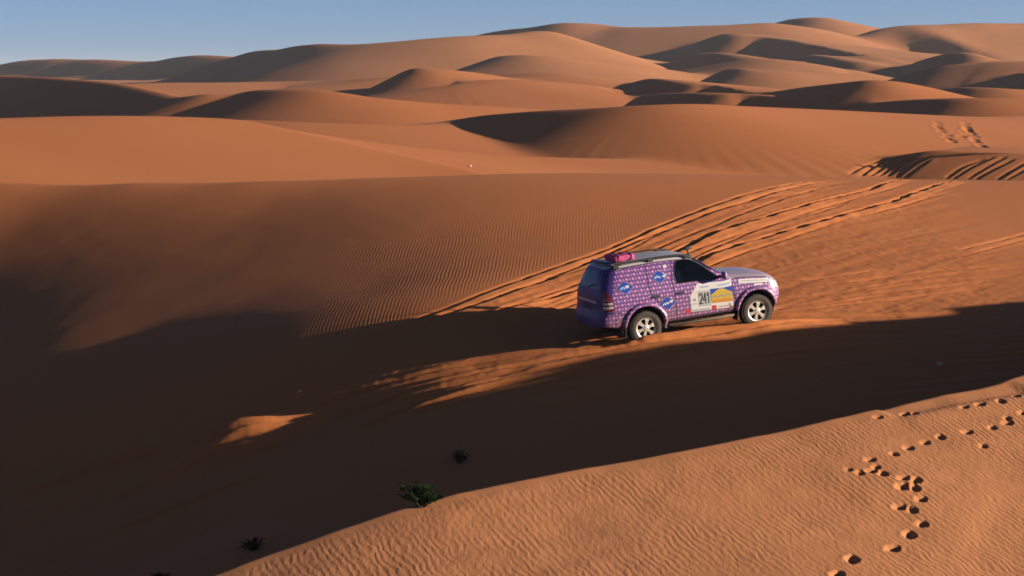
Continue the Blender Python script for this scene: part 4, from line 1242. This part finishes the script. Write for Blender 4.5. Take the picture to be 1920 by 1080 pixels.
# folded pink cloth tied on the roof
def car_world(p): return CAR_M @ Vector(p)
bundle = bpy.data.objects.new('cloth_bundle', None); COL.objects.link(bundle)
bundle.matrix_world = CAR_M @ Matrix.Translation((-1.66, -.30, 1.925)) @ Matrix.Rotation(.10, 4, 'Z')
tag(bundle, 'folded bright pink cloth bundle tied on the rear of the car roof', 'cloth')
b = bmesh.new()
add_box(b, (0, 0, .065), (.54, .52, .14), None, .04)
bmesh.ops.subdivide_edges(b, edges=b.edges[:], cuts=4, use_grid_fill=True)
from mathutils import noise as mnoise
for v in b.verts:
    v.co += v.normal * .035 * mnoise.noise(v.co * 9) + Vector((0, 0, .03 * mnoise.noise(v.co * 5 + Vector((3, 1, 0))) if v.co.z > .03 else 0))
bm_obj('cloth', b, M_PINK, bundle, True)
for x in (-.15, .17):
    b = bmesh.new(); add_tube(b, [(x, -.29, .0), (x, -.275, .12), (x, 0, .165), (x, .275, .12), (x, .29, .0)], .011, 6); bm_obj('strap', b, M_BLACK, bundle)
# ------------------------------------------------------------------ shrubs in the shaded hollow
M_TWIG = simple('twig', (0.060, 0.045, 0.030), 0.9, noise=.3)
M_LEAF = simple('shrub_leaf', (0.012, 0.028, 0.008), 0.95, spec=.05, noise=.45, nscale=6)
M_DRY = simple('dry_leaf', (0.028, 0.026, 0.014), 0.95, spec=.05, noise=.4, nscale=6)
def shrub(u, v, w, h, seed, leafy, label, mat):
    rnd = random.Random(seed)
    p = Vector(on_ground(u, v)); p.z += CAM_Z - .03
    root = bpy.data.objects.new('desert_shrub', None); COL.objects.link(root); root.location = p
    tag(root, label, 'shrub', 'desert shrubs in the shaded hollow')
    b = bmesh.new(); lb = bmesh.new()
    for k in range(44):
        a = rnd.uniform(0, 2 * math.pi); reach = w * .5 * rnd.uniform(.15, 1.0); hh = h * rnd.uniform(.45, 1.0)
        lean = Vector((math.cos(a) * reach, math.sin(a) * reach, hh))
        pts = [Vector((math.cos(a) * .02, math.sin(a) * .02, -.05))]
        for t in (.3, .6, .85, 1.0):
            pts.append(Vector((lean.x * t ** 1.3 + rnd.gauss(0, .012), lean.y * t ** 1.3 + rnd.gauss(0, .012), lean.z * t + rnd.gauss(0, .01))))
        add_tube(b, pts, [.008, .006, .0045, .003, .0015], 4)
        for t in range(int(leafy * rnd.uniform(.6, 1.3))):
            i = rnd.choice((1, 2, 2, 3, 3)); f = rnd.random()
            q = pts[i].lerp(pts[i + 1], f) if i < 4 else pts[4]
            d = Vector((rnd.gauss(0, 1), rnd.gauss(0, 1), rnd.gauss(.6, .7))).normalized()
            s = d.cross(Vector((rnd.gauss(0, 1), rnd.gauss(0, 1), rnd.gauss(0, 1)))).normalized()
            L = rnd.uniform(.025, .055); W = rnd.uniform(.003, .008)
            vs = [lb.verts.new(q), lb.verts.new(q + d * L * .45 + s * W), lb.verts.new(q + d * L), lb.verts.new(q + d * L * .45 - s * W)]
            lb.faces.new(vs)
    bm_obj('stems', b, M_TWIG, root)
    bm_obj('foliage', lb, mat, root)['kind'] = 'stuff'
shrub(862, 868, .46, .28, 3, 24, 'small dark twiggy shrub in the shadow, farthest from the foreground crest', M_DRY)
shrub(790, 950, .58, .32, 8, 110, 'dense round green shrub just behind the foreground crest', M_LEAF)
shrub(474, 1032, .55, .24, 14, 40, 'low straggly shrub at the lower end of the foreground crest', M_DRY)
shrub(300, 1088, .34, .14, 21, 26, 'shrub cut by the bottom edge of the picture in deep shade', M_LEAF)

# ------------------------------------------------------------------ pale stones and clods
M_STONE = simple('pale_stone', (0.42, 0.36, 0.30), 0.85, noise=.2)
def stone(u, v, r, seed, label, far=False, mat=None):
    p = Vector(on_ground(u, v, far)); p.z += CAM_Z + r * .25
    b = bmesh.new(); bmesh.ops.create_icosphere(b, subdivisions=2, radius=r)
    rnd = random.Random(seed); o_ = Vector((rnd.random() * 9, rnd.random() * 9, 0))
    for vtx in b.verts:
        n_ = mnoise.noise(vtx.co / r * .9 + o_)
        vtx.co = Vector((vtx.co.x * 1.35, vtx.co.y * 1.0, vtx.co.z * .7)) * (1 + .35 * n_)
    ob = bm_obj('stone', b, mat or M_STONE, None)
    ob.location = p
    tag(ob, label, 'stone')
stone(1762, 683, .05, 1, 'small pale stone lying alone in the shaded hollow')
stone(881, 312, .08, 2, 'pale stone on the bright dune face beyond the rippled slope', True)

# ------------------------------------------------------------------ bystander at the right edge of the picture
def person(u, v, label):
    p = Vector(on_ground(u, v, True, 116.0)); p.z += CAM_Z
    root = bpy.data.objects.new('person', None); COL.objects.link(root); root.location = p; root.rotation_euler = (0, 0, math.radians(100))
    tag(root, label, 'person')
    J = {'pelvis': (0, 0, .95), 'waist': (0, 0, 1.10), 'chest': (0, -.01, 1.32), 'neck': (0, 0, 1.47), 'head': (0, -.02, 1.56), 'crown': (0, -.02, 1.66),
         'hipL': (.10, 0, .90), 'kneeL': (.12, -.02, .49), 'ankleL': (.13, .03, .09), 'toeL': (.15, -.13, .04), 'hipR': (-.10, 0, .90), 'kneeR': (-.12, -.02, .49), 'ankleR': (-.13, .03, .09), 'toeR': (-.15, -.13, .04),
         'shL': (.18, 0, 1.40), 'elL': (.27, .02, 1.12), 'wrL': (.25, -.10, .89), 'haL': (.24, -.14, .80), 'shR': (-.18, 0, 1.40), 'elR': (-.27, .02, 1.12), 'wrR': (-.25, -.10, .89), 'haR': (-.24, -.14, .80)}
    R = {'pelvis': .15, 'waist': .13, 'chest': .15, 'neck': .058, 'head': .095, 'crown': .075, 'hipL': .095, 'kneeL': .062, 'ankleL': .045, 'toeL': .038, 'hipR': .095, 'kneeR': .062, 'ankleR': .045, 'toeR': .038,
         'shL': .07, 'elL': .045, 'wrL': .032, 'haL': .035, 'shR': .07, 'elR': .045, 'wrR': .032, 'haR': .035}
    E = [('pelvis', 'waist'), ('waist', 'chest'), ('chest', 'neck'), ('neck', 'head'), ('head', 'crown')] + [(a + s, b + s) for s in 'LR' for a, b in (('hip', 'knee'), ('knee', 'ankle'), ('ankle', 'toe'), ('sh', 'el'), ('el', 'wr'), ('wr', 'ha'))] + \
        [('pelvis', 'hip' + s) for s in 'LR'] + [('chest', 'sh' + s) for s in 'LR']
    names = list(J)
    me = bpy.data.meshes.new('body'); me.from_pydata([J[n] for n in names], [(names.index(a), names.index(b)) for a, b in E], [])
    ob = bpy.data.objects.new('body', me); COL.objects.link(ob)
    sk = ob.modifiers.new('skin', 'SKIN'); sd = ob.modifiers.new('sub', 'SUBSURF'); sd.levels = 2; sd.render_levels = 2
    for i, n in enumerate(names):
        s = me.skin_vertices[0].data[i]; s.radius = (R[n], R[n] * (.72 if n in ('pelvis', 'waist', 'chest') else 1)); s.use_root = (n == 'pelvis')
    bpy.context.view_layer.update()
    d_ = bpy.context.evaluated_depsgraph_get()
    m2 = bpy.data.meshes.new_from_object(ob.evaluated_get(d_))
    bpy.data.objects.remove(ob)
    skin = simple('skin', (.30, .17, .11), .6); cloth = simple('dark_clothes', (.020, .018, .020), .85, noise=.2); shirt = simple('grey_shirt', (.16, .13, .13), .85, noise=.15)
    for mm in (skin, cloth, shirt): m2.materials.append(mm)
    for pl in m2.polygons:
        c = pl.center
        pl.material_index = 0 if (c.z > 1.46 or (c.z < .86 and abs(c.x) > .205)) else (1 if c.z < 1.02 and abs(c.x) < .21 else 2)
    b_ = link_mesh('body', m2, None, root)
    hb = bmesh.new(); bmesh.ops.create_uvsphere(hb, u_segments=16, v_segments=10, radius=.105, matrix=Matrix.Translation((0, .012, 1.635)) @ Matrix.Diagonal((.9, 1.05, .95, 1)))
    bmesh.ops.delete(hb, geom=[v_ for v_ in hb.verts if v_.co.z < 1.60 and v_.co.y < .03], context='VERTS')
    bm_obj('hair', hb, simple('dark_hair', (.012, .010, .009), .6), root, True)
person(1925, 289, 'person in dark clothes standing on the tracked mound, cut by the right edge')

# ------------------------------------------------------------------ desert air
hb = bmesh.new()
bmesh.ops.create_cube(hb, size=1.0, matrix=Matrix.Translation((0, 0, 15)) @ Matrix.Diagonal((10400, 10400, 60, 1)))
me = bpy.data.meshes.new('haze'); hb.to_mesh(me); hb.free()
hm = bpy.data.materials.new('haze'); hm.use_nodes = True
hm.node_tree.nodes.clear()
ho = hm.node_tree.nodes.new('ShaderNodeOutputMaterial'); hv = hm.node_tree.nodes.new('ShaderNodeVolumePrincipled')
hv.inputs['Color'].default_value = (0.78, 0.86, 1.0, 1)
hv.inputs['Density'].default_value = 0.00010
hv.inputs['Anisotropy'].default_value = 0.0
hm.node_tree.links.new(hv.outputs[0], ho.inputs['Volume'])
me.materials.append(hm)
hz = bpy.data.objects.new('haze', me); COL.objects.link(hz); hz['kind'] = 'stuff'
tag(hz, 'thin dusty air over the desert')
